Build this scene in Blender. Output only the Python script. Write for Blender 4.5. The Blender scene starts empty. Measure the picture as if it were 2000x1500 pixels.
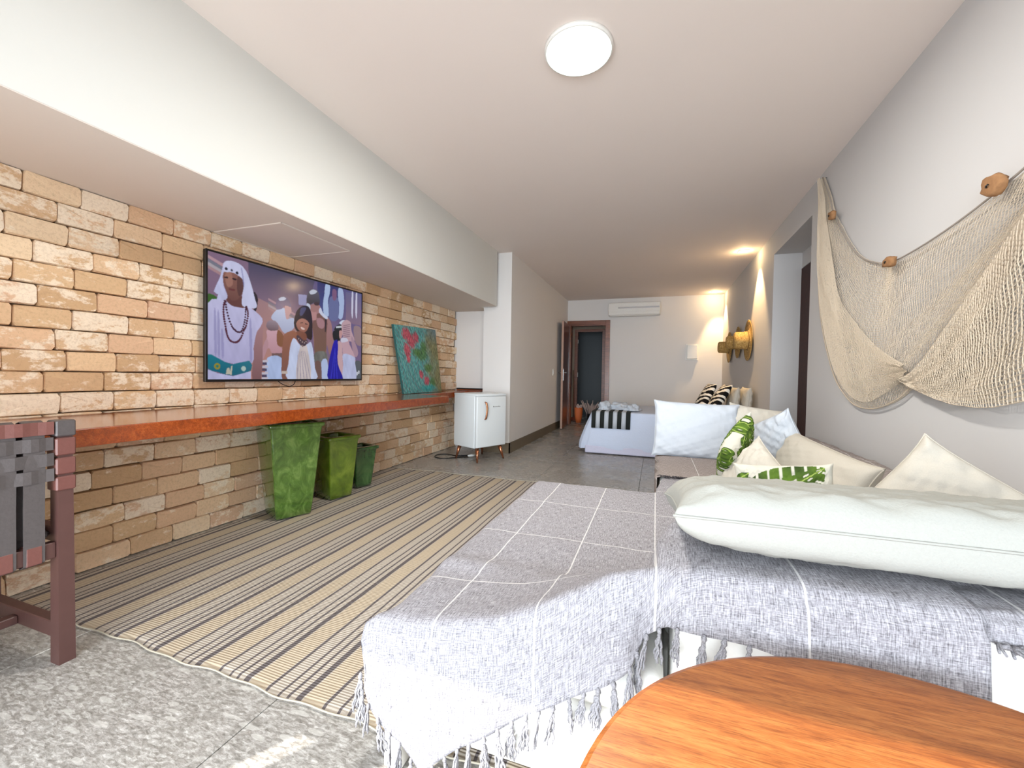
import bpy, bmesh, math, random
import numpy as np
from mathutils import Vector, Matrix, noise as mnoise
random.seed(7)
RNG = np.random.RandomState(11)
SC = bpy.context.scene
COL = SC.collection

# ------------------------------------------------------------------ camera, world, sun, exposure
yaw, pitch, roll = .33445, .02195, .01666
fw = Vector((-math.sin(yaw)*math.cos(pitch), math.cos(yaw)*math.cos(pitch), -math.sin(pitch)))
rt = Vector((math.cos(yaw), math.sin(yaw), 0)); up = rt.cross(fw)
r2 = math.cos(roll)*rt + math.sin(roll)*up; u2 = -math.sin(roll)*rt + math.cos(roll)*up
cam = bpy.data.objects.new('camera', bpy.data.cameras.new('camera')); COL.objects.link(cam)
cam.data.sensor_width = 36; cam.data.lens = 36*808.5/2000; cam.data.clip_start = .02
M = Matrix((r2, u2, -fw)).transposed().to_4x4(); M.translation = (0, 0, 1.02)
cam.matrix_world = M
SC.camera = cam
SC.view_settings.view_transform = 'Standard'; SC.view_settings.look = 'None'
SC.view_settings.gamma = 1; SC.view_settings.use_curve_mapping = False
SC.view_settings.exposure = 0.55
SC.cycles.max_bounces = 8; SC.cycles.diffuse_bounces = 5; SC.cycles.caustics_reflective = False
SC.cycles.sample_clamp_indirect = 6
w = bpy.data.worlds.new('sky'); SC.world = w; w.use_nodes = True
bg = w.node_tree.nodes['Background']; bg.inputs[0].default_value = (.80, .90, 1, 1); bg.inputs[1].default_value = 3.0

def light(name, kind, loc, energy, color, direction=None, **kw):
    l = bpy.data.lights.new(name, kind); l.energy = energy; l.color = color
    for k, v in kw.items(): setattr(l, k, v)
    o = bpy.data.objects.new(name, l); COL.objects.link(o); o.location = loc
    if direction: o.rotation_euler = Vector(direction).to_track_quat('-Z', 'Y').to_euler()
    return o
light('sun', 'SUN', (0, -3, 5), 5.5, (1, .95, .88), (.405, .63, -.80), angle=.006)
light('window_daylight', 'AREA', (-.3, -7, 1.55), 690, (.84, .92, 1), (0, 1, 0), shape='RECTANGLE', size=6.5, size_y=3.2)
light('low_left_fill', 'AREA', (-1.75, -.31,   .62), 27, (.92, .96, 1), (-.25, 1, 0), shape='RECTANGLE', size=2.0, size_y=1.15)  # added fill lamp behind the camera, lifts the low bricks under the counter

# ------------------------------------------------------------------ node helpers
class N:
    def __init__(s, name, rough=.6, base=(.8, .8, .8), metal=0, spec=.5, **kw):
        s.m = bpy.data.materials.new(name); s.m.use_nodes = True; s.t = s.m.node_tree
        s.b = s.t.nodes['Principled BSDF']
        s.set('Roughness', rough); s.set('Base Color', (*base, 1)); s.set('Metallic', metal); s.set('Specular IOR Level', spec)
        for k, v in kw.items(): s.set(k.replace('_', ' '), v)
    def set(s, k, v):
        if hasattr(v, 'is_linked'): s.t.links.new(v, s.b.inputs[k])
        else: s.b.inputs[k].default_value = v
    def n(s, typ, ins=None, out=0, **props):
        nd = s.t.nodes.new('ShaderNode'+typ)
        for k, v in props.items(): setattr(nd, k, v)
        for k, v in (ins or {}).items():
            if hasattr(v, 'is_linked'): s.t.links.new(v, nd.inputs[k])
            else: nd.inputs[k].default_value = v
        return nd.outputs[out]
    def coord(s, kind='Object'):
        return s.n('TexCoord', out=kind)
    def pos(s): return s.n('NewGeometry', out='Position')
    def map(s, v, scale=(1, 1, 1), rot=(0, 0, 0), loc=(0, 0, 0)):
        return s.n('Mapping', {'Vector': v, 'Scale': scale, 'Rotation': rot, 'Location': loc})
    def noise(s, v, scale, detail=4, rough=.55, dist=0, out=0):
        return s.n('TexNoise', {'Vector': v, 'Scale': scale, 'Detail': detail, 'Roughness': rough, 'Distortion': dist}, out=out)
    def ramp(s, f, stops, interp='LINEAR'):
        nd = s.t.nodes.new('ShaderNodeValToRGB'); s.t.links.new(f, nd.inputs[0]); nd.color_ramp.interpolation = interp
        e = nd.color_ramp.elements
        while len(e) < len(stops): e.new(.5)
        for x, (p, c) in zip(e, stops):
            x.position = p; x.color = (*c, 1) if len(c) == 3 else (c[0], c[0], c[0], 1)
        return nd.outputs[0]
    def math(s, op, a, b=0, c=0):
        return s.n('Math', {0: a, 1: b, 2: c}, operation=op)
    def mix(s, f, a, b, blend='MIX'):
        nd = s.t.nodes.new('ShaderNodeMix'); nd.data_type = 'RGBA'; nd.blend_type = blend
        for i, v in ((0, f), (6, a), (7, b)):
            if hasattr(v, 'is_linked'): s.t.links.new(v, nd.inputs[i])
            else: nd.inputs[i].default_value = v if i == 0 else (*v, 1)
        return nd.outputs[2]
    def bump(s, h, strength=.3, dist=.01):
        s.set('Normal', s.n('Bump', {'Height': h, 'Strength': strength, 'Distance': dist}))

def L(r, g, b):
    f = lambda c: (c/255/12.92) if c/255 <= .04045 else ((c/255+.055)/1.055)**2.4
    return (f(r), f(g), f(b))

def simple(name, rgb, rough=.6, bump=0, bscale=60, var=.06, **kw):
    m = N(name, rough, **kw); p = m.pos(); n = m.noise(p, bscale)
    c = L(*rgb); d = tuple(x*(1-var*2) for x in c)
    m.set('Base Color', m.mix(n, d, c))
    if bump: m.bump(n, bump, .004)
    return m.m

def plaster(name, rgb):
    m = N(name, .75, spec=.25); p = m.pos(); n = m.noise(p, 1.3, 3); c = L(*rgb)
    m.set('Base Color', m.mix(n, tuple(x*.97 for x in c), c)); m.bump(m.noise(p, 140, 2), .05, .002)
    return m.m
WALL = plaster('white_plaster', (228, 225, 222))
BEAMW = plaster('beam_white_plaster', (217, 217, 212))
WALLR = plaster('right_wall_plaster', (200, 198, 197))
CEILM = plaster('ceiling_plaster', (238, 227, 220))
SOFFITM = plaster('soffit_plaster', (216, 207, 198))

def brick_mat():
    m = N('reclaimed_brick', .85, spec=.2); p = m.pos()
    r = m.math('FRACT', m.math('ADD', m.n('ObjectInfo', out='Random'), m.n('NewGeometry', out='Random Per Island')))
    off = m.n('CombineXYZ', {0: m.math('MULTIPLY', r, 37), 1: m.math('MULTIPLY', r, 11), 2: m.math('MULTIPLY', r, 23)})
    v = m.n('VectorMath', {0: p, 1: off}, operation='ADD')
    base = m.ramp(r, [(0, L(220, 184, 146)), (.22, L(204, 168, 128)), (.42, L(230, 196, 156)), (.6, L(216, 178, 148)), (.78, L(226, 188, 150)), (1, L(234, 208, 174))])
    big = m.noise(m.map(v, (1, 1, 1.7)), 11, 6, .72)
    amt = m.math('ADD', big, m.math('MULTIPLY', m.math('SUBTRACT', m.math('FRACT', m.math('MULTIPLY', r, 7.3)), .5), .34))
    lime = m.ramp(amt, [(.50, (0,)), (.58, (.9,))])
    fine = m.noise(v, 75, 5, .7)
    c = m.mix(lime, base, L(243, 226, 202))
    c = m.mix(m.ramp(fine, [(.30, (.40,)), (.52, (0,))]), c, tuple(x*.70 for x in L(200, 165, 125)))
    spots = m.noise(v, 190, 3)
    c = m.mix(m.ramp(spots, [(.22, (.6,)), (.34, (0,))]), c, L(120, 92, 66))
    m.set('Base Color', c)
    m.bump(m.math('ADD', m.math('MULTIPLY', big, 1.2), m.math('MULTIPLY', fine, .5)), .4, .010)
    return m.m
BRICK = brick_mat()
MORTAR = simple('dark_joint', (112, 88, 66), .95)

def floor_mat():
    m = N('polished_stone', .3, spec=.5); p = m.pos()
    a = m.map(p, (.8, 3.2, 1), (0, 0, .75)); a2 = m.map(p, (1, 2.2, 1), (0, 0, -.4))
    wv = m.noise(p, 5, 3, out=1); ad = m.n('VectorMath', {0: a, 1: m.n('VectorMath', {0: wv, 1: (.12, .12, 0)}, operation='MULTIPLY')}, operation='ADD')
    vc = m.n('TexVoronoi', {'Vector': ad, 'Scale': 16., 'Randomness': 1}, out='Color')
    vd = m.n('TexVoronoi', {'Vector': ad, 'Scale': 16.}, out='Distance')
    ch = m.n('SeparateColor', {0: vc}, out=0)
    v2 = m.n('TexVoronoi', {'Vector': a2, 'Scale': 55.}, out='Color'); ch2 = m.n('SeparateColor', {0: v2}, out=0)
    fine = m.noise(m.map(p, (1, 3.2, 1), (0, 0, .75)), 34, 7, .82, .5)
    g = m.math('ADD', m.math('MULTIPLY', fine, .9), m.math('MULTIPLY', ch2, .10))
    c = m.ramp(g, [(.3, L(96, 92, 86)), (.46, L(140, 136, 130)), (.56, L(170, 167, 162)), (.70, L(214, 212, 208))])
    chip = m.math('MULTIPLY', m.math('GREATER_THAN', ch, .86), m.math('LESS_THAN', vd, .40))
    c = m.mix(m.math('MULTIPLY', chip, .5), c, L(196, 194, 188))
    m.set('Base Color', c); m.set('Roughness', m.ramp(m.noise(p, 3), [(.3, (.2,)), (.7, (.36,))]))
    m.bump(fine, .05, .002)
    return m.m
FLOOR = floor_mat()
GROUT = simple('floor_grout', (88, 84, 78), .8)

def rug_mat():
    m = N('striped_flatweave', .95, spec=.1); p = m.pos()
    x, y = (m.n('SeparateXYZ', {0: p}, out=i) for i in (0, 1))
    xw = m.math('ADD', x, m.math('MULTIPLY', m.math('SUBTRACT', m.noise(m.map(p, (1, 1, 1)), 2.2, 2), .5), .012))
    f = m.math('MULTIPLY', m.math('FRACT', m.math('MULTIPLY', m.math('ADD', xw, 12.293), 1/.2225)), .2225)
    # one repeat: thin stripe, two thin close stripes, a wide stripe, then the plain band
    def stripe(c, hw):
        return m.math('LESS_THAN', m.math('ABSOLUTE', m.math('SUBTRACT', f, c)), hw)
    s = stripe(.020, .0055)
    for c, hw in ((.074, .0045), (.108, .005), (.145, .0105)): s = m.math('MAXIMUM', s, stripe(c, hw))
    brown = m.math('MAXIMUM', m.math('GREATER_THAN', f, .16), m.math('LESS_THAN', f, .012))
    rib = m.n('TexWave', {'Vector': m.map(p, (0, 1, 0)), 'Scale': 32., 'Distortion': 1.2, 'Detail': 2, 'Detail Scale': 6}, out=1, wave_type='BANDS', bands_direction='Y')
    thr = m.noise(m.map(p, (260, 60, 1)), 1, 2)
    c = m.mix(brown, L(188, 180, 170), L(194, 178, 154))
    c = m.mix(m.math('MULTIPLY', thr, .7), c, tuple(v*.8 for v in L(192, 178, 158)))
    c = m.mix(m.math('MULTIPLY', s, .92), c, L(84, 78, 82))
    c = m.mix(m.math('MULTIPLY', rib, .25), c, L(92, 84, 76))
    m.set('Base Color', c); m.bump(rib, .5, .004)
    return m.m
RUG = rug_mat()

def wood(name, c1, c2, c3, scale=1, rot=(0, 0, 0), rough=.22, stretch=14, coat=.4, spec=.5, axis='obj'):
    m = N(name, rough, spec=spec); p = m.coord('Object') if axis == 'obj' else m.pos()
    q = m.map(p, (1, stretch, stretch), rot)
    a = m.noise(q, 2.2*scale, 6, .65, .6); b = m.noise(q, 9*scale, 4, .7); pores = m.noise(m.map(p, (2.5, 60, 60), rot), 4*scale, 3, .8)
    g = m.math('ADD', m.math('MULTIPLY', a, .65), m.math('MULTIPLY', b, .35))
    c = m.ramp(g, [(.33, L(*c1)), (.5, L(*c2)), (.68, L(*c3))])
    c = m.mix(m.ramp(pores, [(.38, (.55,)), (.5, (0,))]), c, tuple(x*.55 for x in L(*c1)))
    m.set('Base Color', c); m.set('Coat Weight', coat); m.set('Coat Roughness', .12)
    m.bump(pores, .08, .002)
    return m.m
COUNTER = wood('red_varnished_wood', (112, 46, 12), (146, 64, 18), (170, 86, 34), 1.2, (0, 0, math.pi/2), .16, axis='pos', coat=.6)
TABLEW = wood('honey_varnished_wood', (112, 58, 22), (152, 90, 42), (180, 116, 62), 2.6, (0, 0, -.45), .38, 9, .06, .3)
DOORW = wood('dark_brown_wood', (70, 30, 16), (98, 46, 24), (124, 62, 34), 1, (0, math.pi/2, 0), .3, axis='pos')
DARKW = wood('very_dark_brown_wood', (44, 16, 10), (58, 22, 13), (74, 32, 18), 1, (0, math.pi/2, 0), .5, axis='pos', coat=0, spec=.2)
FRAMEW = wood('brown_frame_wood', (96, 50, 28), (124, 66, 38), (146, 82, 48), 1, (0, math.pi/2, 0), .35, axis='pos')
CHAIRW = simple('dark_red_brown_wood', (88, 60, 56), .38, .1, 25, .12)
LEATHG = simple('grey_leather', (84, 78, 78), .45, .25, 90, .15)
LEATHR = simple('red_brown_leather', (112, 70, 64), .42, .2, 90, .12)

def weave_mat(name, lo, hi, line=True):
    m = N(name, .95, spec=.08); uv = m.coord('UV')
    a = m.noise(m.map(uv, (520, 36, 1)), 1, 2, .6); b = m.noise(m.map(uv, (36, 520, 1)), 1, 2, .6)
    c0 = m.noise(m.map(uv, (260, 260, 1)), 1, 3, .6)
    g = m.math('ADD', m.math('ADD', m.math('MULTIPLY', a, .42), m.math('MULTIPLY', b, .33)), m.math('MULTIPLY', c0, .25))
    c = m.ramp(g, [(.38, L(*lo)), (.5, tuple((x+y)/2 for x, y in zip(L(*lo), L(*hi)))), (.61, L(*hi))])
    if line:
        u, v = (m.n('SeparateXYZ', {0: uv}, out=i) for i in (0, 1))
        def ln(x, off, per, hw):
            f = m.math('MULTIPLY', m.math('FRACT', m.math('MULTIPLY', m.math('ADD', x, off), 1/per)), per)
            return m.math('LESS_THAN', m.math('ABSOLUTE', m.math('SUBTRACT', f, per/2)), hw)
        l = m.math('MAXIMUM', ln(u, 10*.25-.01+.125, .25, .0021), m.math('MULTIPLY', ln(v, 10*.41-.06, .41, .0022), m.math('GREATER_THAN', v, 1.0)))
        c = m.mix(m.math('MULTIPLY', l, .62), c, L(226, 224, 222))
    m.set('Base Color', c); m.bump(g, .6, .004)
    return m.m
THROW = weave_mat('grey_woven_cotton', (96, 93, 97), (180, 178, 183))
THROWB = weave_mat('grey_brown_woven_cotton', (108, 98, 94), (178, 168, 164))
TASSEL = simple('grey_cotton_yarn', (200, 197, 202), .95, .6, 420, .5)
COTTON = simple('white_cotton', (188, 194, 202), .9, .15, 160, .04, spec=.15)
LINEN = simple('off_white_linen', (198, 192, 180), .92, .25, 260, .07, spec=.15)
CANVASW = simple('cream_canvas', (162, 162, 155), .9, .3, 240, .06, spec=.15)
SHEET = simple('pale_blue_white_bedspread', (206, 216, 236), .9, .35, 110, .05, spec=.15)
SLIP = simple('white_slipcover', (240, 238, 232), .9, .15, 120, .03, spec=.15)
BLACK = simple('black_plastic', (18, 18, 20), .35, .0)
BLACKF = simple('black_fabric', (24, 30, 28), .9, .2, 200)
WHITEP = simple('white_plastic', (236, 234, 228), .35)
FRIDGE = simple('white_enamel', (224, 230, 232), .22, var=.01)
COPPER = simple('copper_metal', (198, 132, 98), .25, metal=1.0, var=.04)
CHROME = simple('chrome_metal', (200, 200, 200), .18, metal=1.0)
STONE = simple('brown_stone_skirting', (112, 98, 78), .4, .1, 25, .15)
CORK = simple('brown_cork', (168, 122, 80), .85, .6, 60, .25)
ROPE = simple('beige_net_twine', (206, 190, 168), .95, .2, 200, .12)
ROPE2 = simple('grey_rope', (150, 140, 130), .9)
ORANGE = simple('orange_clay', (206, 104, 50), .6, .1, 30)
DRYFLOWER = simple('pale_dried_petals', (196, 172, 162), .9)
DARKROOM = simple('unlit_room_teal', (22, 34, 40), .5)  # near-black wall colour carries the darkness of the unlit room
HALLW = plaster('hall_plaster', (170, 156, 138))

def glaze(name, c1, c2, c3, sc=9):
    m = N(name, .08, spec=.6, Coat_Weight=.8, Coat_Roughness=.04); p = m.pos()
    a = m.noise(m.map(p, (1, 1, .6)), sc, 5, .65, 1.5)
    m.set('Base Color', m.ramp(a, [(.34, L(*c1)), (.5, L(*c2)), (.68, L(*c3))])); m.bump(m.noise(p, 14), .12, .006)
    return m.m
GREEN1 = glaze('bright_green_glaze', (52, 82, 24), (72, 104, 36), (106, 134, 64), 13)
GREEN2 = glaze('olive_green_glaze', (66, 86, 14), (84, 106, 22), (110, 130, 40), 5)
GREEN3 = glaze('deep_green_glaze', (26, 54, 26), (44, 78, 38), (70, 104, 56), 6)

def straw():
    m = N('woven_straw', .8, spec=.2); p = m.coord('Object')
    r = m.n('VectorMath', {0: m.n('CombineXYZ', {0: 0., 1: m.n('SeparateXYZ', {0: p}, out=1), 2: m.n('SeparateXYZ', {0: p}, out=2)})}, out='Value', operation='LENGTH')
    x = m.n('SeparateXYZ', {0: p}, out=0)
    ring = m.math('SINE', m.math('MULTIPLY', m.math('ADD', r, x), 420))
    nz = m.noise(p, 60, 3)
    c = m.ramp(nz, [(.3, L(150, 116, 62)), (.6, L(206, 170, 106)), (.8, L(226, 196, 138))])
    c = m.mix(m.math('MULTIPLY', m.math('ADD', ring, 1), .2), c, L(112, 82, 40))
    m.set('Base Color', c); m.bump(ring, .4, .004); return m.m
STRAW = straw()

def zebra():
    m = N('zebra_print_cotton', .85, spec=.15); uv = m.coord('UV')
    d = m.noise(m.map(uv, (1, 1, 1)), 5, 2, out=1)
    v = m.n('VectorMath', {0: uv, 1: m.n('VectorMath', {0: d, 1: (.14, .14, 0)}, operation='MULTIPLY')}, operation='ADD')
    s = m.math('SINE', m.math('MULTIPLY', m.math('ADD', m.n('SeparateXYZ', {0: v}, out=1), m.math('MULTIPLY', m.n('SeparateXYZ', {0: v}, out=0), .35)), 84))
    m.set('Base Color', m.mix(m.ramp(m.math('MULTIPLY', m.math('ADD', s, 1), .5), [(.46, (0,)), (.52, (1,))]), L(18, 16, 18), L(228, 222, 212)))
    return m.m
ZEBRA = zebra()

def attr_mat(name, emit=0., rough=.85, bscale=0):
    m = N(name, rough, spec=.3 if emit == 0 else .5); c = m.n('Attribute', attribute_name='col', out='Color')
    if emit:
        m.set('Base Color', (.01, .01, .012, 1)); m.set('Emission Color', c); m.set('Emission Strength', emit)
    else:
        m.set('Base Color', c)
        if bscale: m.bump(m.noise(m.pos(), bscale), .25, .003)
    return m.m
LEAFP = attr_mat('leaf_print_cotton', 0, .85, 240)
SCREENM = attr_mat('lit_tv_picture', .54, .12)
PAINTM = attr_mat('oil_paint', 0, .55, 120)

def emis(name, rgb, s):
    m = N(name); m.set('Emission Color', (*L(*rgb), 1)); m.set('Emission Strength', s); return m.m
LAMPG = emis('lit_lamp_glass', (238, 255, 244), 1.3)
SPOTG = emis('lit_spot_lens', (255, 238, 200), 6)

# ------------------------------------------------------------------ geometry helpers
def tag(o, label=None, cat=None, group=None, kind=None):
    for k, v in (('label', label), ('category', cat), ('group', group), ('kind', kind)):
        if v: o[k] = v
    return o
def link(name, me, mat=None, parent=None, loc=(0, 0, 0), smooth=False):
    o = bpy.data.objects.new(name, me); COL.objects.link(o)
    if mat: me.materials.append(mat) if not me.materials else None
    if parent: o.parent = parent
    o.location = loc
    if smooth: me.polygons.foreach_set('use_smooth', [True]*len(me.polygons))
    return o
def empty(name, loc, label, cat, group=None, rz=0):
    o = bpy.data.objects.new(name, None); COL.objects.link(o); o.location = loc; o.rotation_euler.z = rz
    return tag(o, label, cat, group)
def mesh(verts, faces, name='m'):
    me = bpy.data.meshes.new(name); me.from_pydata([tuple(v) for v in verts], [], faces); me.update(); return me
def bm_mesh(bm):
    me = bpy.data.meshes.new('m'); bmesh.ops.recalc_face_normals(bm, faces=bm.faces); bm.to_mesh(me); bm.free(); return me
def boxes(lst, bev=0, seg=1):
    bm = bmesh.new()
    for x0, x1, y0, y1, z0, z1 in lst:
        r = bmesh.ops.create_cube(bm, size=1)
        bmesh.ops.scale(bm, verts=r['verts'], vec=(x1-x0, y1-y0, z1-z0))
        bmesh.ops.translate(bm, verts=r['verts'], vec=((x0+x1)/2, (y0+y1)/2, (z0+z1)/2))
    if bev: bmesh.ops.bevel(bm, geom=bm.edges[:], offset=bev, segments=seg, profile=.5, affect='EDGES')
    return bm_mesh(bm)
def box(name, b, mat, parent=None, bev=0, seg=1, smooth=False):
    return link(name, boxes([b], bev, seg), mat, parent, smooth=smooth)
def struct(name, b, mat, parent=None, bev=0):
    o = link(name, boxes(b if isinstance(b[0], (list, tuple)) else [b], bev), mat, parent)
    if not parent: o['kind'] = 'structure'
    return o
def bez(pts, n):
    """Catmull-Rom resample"""
    p = np.array(pts, float); out = []
    P = np.vstack([2*p[0]-p[1], p, 2*p[-1]-p[-2]])
    for i in range(n):
        t = i/(n-1)*(len(p)-1); k = min(int(t), len(p)-2); f = t-k
        a, b, c, d = P[k:k+4]
        out.append(.5*((2*b)+(c-a)*f+(2*a-5*b+4*c-d)*f*f+(3*b-a-3*c+d)*f**3))
    return np.array(out)
def tube_vf(pts, rad, n=8, base=0, cap=True):
    pts = np.array(pts, float); m = len(pts); rad = np.broadcast_to(np.array(rad, float), (m,))
    tan = np.gradient(pts, axis=0); tan /= np.linalg.norm(tan, axis=1)[:, None]+1e-12
    ref = np.array([0, 0, 1.]) if abs(tan[0][2]) < .9 else np.array([1., 0, 0])
    a = np.cross(tan[0], ref); a /= np.linalg.norm(a); V = []; F = []
    for i in range(m):
        a = a-tan[i]*(a@tan[i]); a /= np.linalg.norm(a)+1e-12; b = np.cross(tan[i], a)
        for k in range(n):
            th = 2*math.pi*k/n; V.append(pts[i]+rad[i]*(math.cos(th)*a+math.sin(th)*b))
    for i in range(m-1):
        for k in range(n):
            k2 = (k+1) % n; F.append((base+i*n+k, base+i*n+k2, base+(i+1)*n+k2, base+(i+1)*n+k))
    if cap:
        F.append(tuple(base+k for k in range(n))[::-1]); F.append(tuple(base+(m-1)*n+k for k in range(n)))
    return V, F
def tubes_mesh(lst, n=8):
    V = []; F = []
    for pts, r in lst:
        v, f = tube_vf(pts, r, n, len(V)); V += v; F += f
    return mesh(V, F)
def tube(name, pts, r, mat, parent=None, n=8):
    return link(name, tubes_mesh([(pts, r)], n), mat, parent, smooth=True)
def lathe(prof, n=24):
    V = []; F = []
    for r, z in prof:
        for k in range(n):
            a = 2*math.pi*k/n; V.append((r*math.cos(a), r*math.sin(a), z))
    for i in range(len(prof)-1):
        for k in range(n):
            k2 = (k+1) % n; F.append((i*n+k, i*n+k2, (i+1)*n+k2, (i+1)*n+k))
    F.append(tuple(range(n))[::-1]); F.append(tuple((len(prof)-1)*n+k for k in range(n)))
    return mesh(V, F)
def grid_mesh(P, uv=None, closed_u=False):
    """P: (nv,nu,3) array -> quad mesh, optional (nv,nu,2) uv"""
    nv, nu, _ = P.shape; V = P.reshape(-1, 3)
    cols = nu if closed_u else nu-1
    i, j = np.meshgrid(np.arange(nv-1), np.arange(cols), indexing='ij'); j2 = (j+1) % nu
    F = np.stack([i*nu+j, i*nu+j2, (i+1)*nu+j2, (i+1)*nu+j], -1).reshape(-1, 4)
    me = bpy.data.meshes.new('m'); me.vertices.add(len(V)); me.vertices.foreach_set('co', V.ravel().astype(np.float32))
    me.loops.add(F.size); me.loops.foreach_set('vertex_index', F.ravel().astype(np.int32))
    me.polygons.add(len(F)); me.polygons.foreach_set('loop_start', np.arange(0, F.size, 4, dtype=np.int32))
    me.update(calc_edges=True); me.validate()
    if uv is not None:
        l = me.uv_layers.new(name='UVMap'); l.data.foreach_set('uv', uv.reshape(-1, 2)[F.ravel()].ravel().astype(np.float32))
    return me
def set_col(me, rgb):
    a = me.color_attributes.new('col', 'FLOAT_COLOR', 'POINT')
    c = np.ones((len(me.vertices), 4), np.float32); c[:, :3] = rgb; a.data.foreach_set('color', c.ravel())
def sm(a, b, x):
    t = np.clip((x-a)/(b-a), 0, 1); return t*t*(3-2*t)
def vnoise(x, y, s=1., seed=0):
    """cheap smooth pseudo-noise in [-1,1] on numpy arrays"""
    o = 0
    for k, (fx, fy, ph, am) in enumerate(((1.0, .31, .3, .5), (-.47, 1.13, 1.9, .5), (1.7, 1.31, 4.1, .3), (2.3, -1.9, 2.2, .25), (-3.1, 2.7, .7, .16))):
        o = o+am*np.sin((x*fx+y*fy)*s*2*math.pi*.5+ph+seed*1.7*(k+1))
    return o/1.3
def lin(rgb):
    c = np.array(rgb, float)/255; return np.where(c <= .04045, c/12.92, ((c+.055)/1.055)**2.4)
def inpoly(px, py, poly):
    ins = np.zeros(px.shape, bool); n = len(poly)
    for i in range(n):
        x1, y1 = poly[i]; x2, y2 = poly[(i+1) % n]
        if y1 == y2: continue
        c = ((y1 > py) != (y2 > py)) & (px < (x2-x1)*(py-y1)/(y2-y1)+x1); ins ^= c
    return ins
def smooth_poly(pts, n=5):
    p = np.array(pts, float); m = len(p); out = []
    for i in range(m):
        a, b, c, d = p[i-1], p[i], p[(i+1) % m], p[(i+2) % m]
        for k in range(n):
            f = k/n; out.append(.5*((2*b)+(c-a)*f+(2*a-5*b+4*c-d)*f*f+(3*b-a-3*c+d)*f**3))
    return np.array(out)

# ------------------------------------------------------------------ room shell
XL, XB, XC, XR, YF, H, HS = -2.70, -1.955, -1.785, 1.17, 8.65, 2.6, 1.9
YB = -.36
fl = struct('floor', (-3.2, 1.9, -3.0, 10.8, -.12, -.012), GROUT)
ty = [-3.0+.0, -1.9, -.94, .02, .98, 1.94, 2.90, 3.86, 4.82, 5.78, 6.74, 7.70, 8.66, 9.62, 10.8]
tx = [-3.2, -2.05, -1.09, -.125, .84, 1.9]
for i in range(len(tx)-1):
    for j in range(len(ty)-1):
        o = box('tile', (tx[i]+.0015, tx[i+1]-.0015, ty[j]+.0015, ty[j+1]-.0015, -.012, 0), FLOOR, fl, .0012)
struct('ceiling', (-3.2, 1.9, YB-.14, 9.9, H, H+.1), CEILM)
wl = struct('wall_left', [(XL-.15, XL-.018, -.36, 5.3, 0, HS)], MORTAR)
beam = struct('wall_beam', [(XL-.15, XB, YB, 4.97, HS+.002, H), (XL-.15, -2.17, 4.97, 5.45, HS+.002, H)], BEAMW)
# underside skin of the beam
box('soffit', (XL-.02, XB-.002, YB, 4.968, HS-.002, HS+.002), SOFFITM, beam)
box('soffit', (XL-.02, -2.172, 4.968, 5.3, HS-.002, HS+.002), SOFFITM, beam)
hx0, hx1, hy0, hy1 = -2.675, -2.105, 1.87, 2.46
box('hatch_panel', (hx0+.012, hx1-.012, hy0+.012, hy1-.012, HS-.006, HS-.002), SOFFITM, beam, .002)
for b in ((hx0, hx1, hy0, hy0+.008), (hx0, hx1, hy1-.008, hy1), (hx0, hx0+.008, hy0, hy1), (hx1-.008, hx1, hy0, hy1)):
    box('hatch_trim', (*b, HS-.008, HS-.002), SOFFITM, beam, .002)
struct('wall_alcove', [(XL-.15, -2.17, 5.3, 5.45, 0, HS)], WALL)
struct('wall_corridor', [(-2.17, XC, 5.06, YF, 0, H)], WALL)
struct('baseboard_left', [(XC, XC+.014, 5.046, YF, 0, .135), (-2.17, XC+.014, 5.046, 5.06, 0, .135)], STONE)
struct('wall_far', [(XC, -1.765, YF, YF+.12, 0, H), (-1.765, -.93, YF, YF+.12, 2.13, H), (-.93, XR+.3, YF, YF+.12, 0, H)], WALL)
RY0, RY1, RZ = 4.0, 5.15, 2.36
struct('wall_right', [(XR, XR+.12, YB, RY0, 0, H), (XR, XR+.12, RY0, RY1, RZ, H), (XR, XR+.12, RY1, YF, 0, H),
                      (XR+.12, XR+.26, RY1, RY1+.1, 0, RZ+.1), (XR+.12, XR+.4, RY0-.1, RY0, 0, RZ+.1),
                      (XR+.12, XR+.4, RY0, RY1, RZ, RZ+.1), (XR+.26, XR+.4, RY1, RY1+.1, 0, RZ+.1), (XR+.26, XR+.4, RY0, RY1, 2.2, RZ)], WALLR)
d2 = struct('door_2', [(XR+.255, XR+.30, RY0+.02, RY1-.002, 0, 2.19)], DARKW)
box('door_handle', (XR+.20, XR+.255, RY0+.12, RY0+.16, 1.0, 1.03), CHROME, d2, .004)
# back wall with the glazed doors the daylight comes through (behind the camera)
struct('wall_back', [(-3.2, -1.745, YB-.03, YB, 0, H), (-1.665, -1.47, YB-.03, YB, 0, H), (-1.745, -1.665, YB-.03, YB, 1.62, H),
                     (1.12, 1.9, YB-.03, YB, 0, H), (-1.47, 1.12, YB-.03, YB, 2.2, H)], WALL)
struct('sun_blocker', [(-3.2, -.5, YB-.40, YB-.03, 2.35, 2.45), (-.5, 3.2, YB-2.6, YB-.03, 2.35, 2.45)], BEAMW)  # unseen slabs added outside to keep direct sun off table and drape
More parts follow.
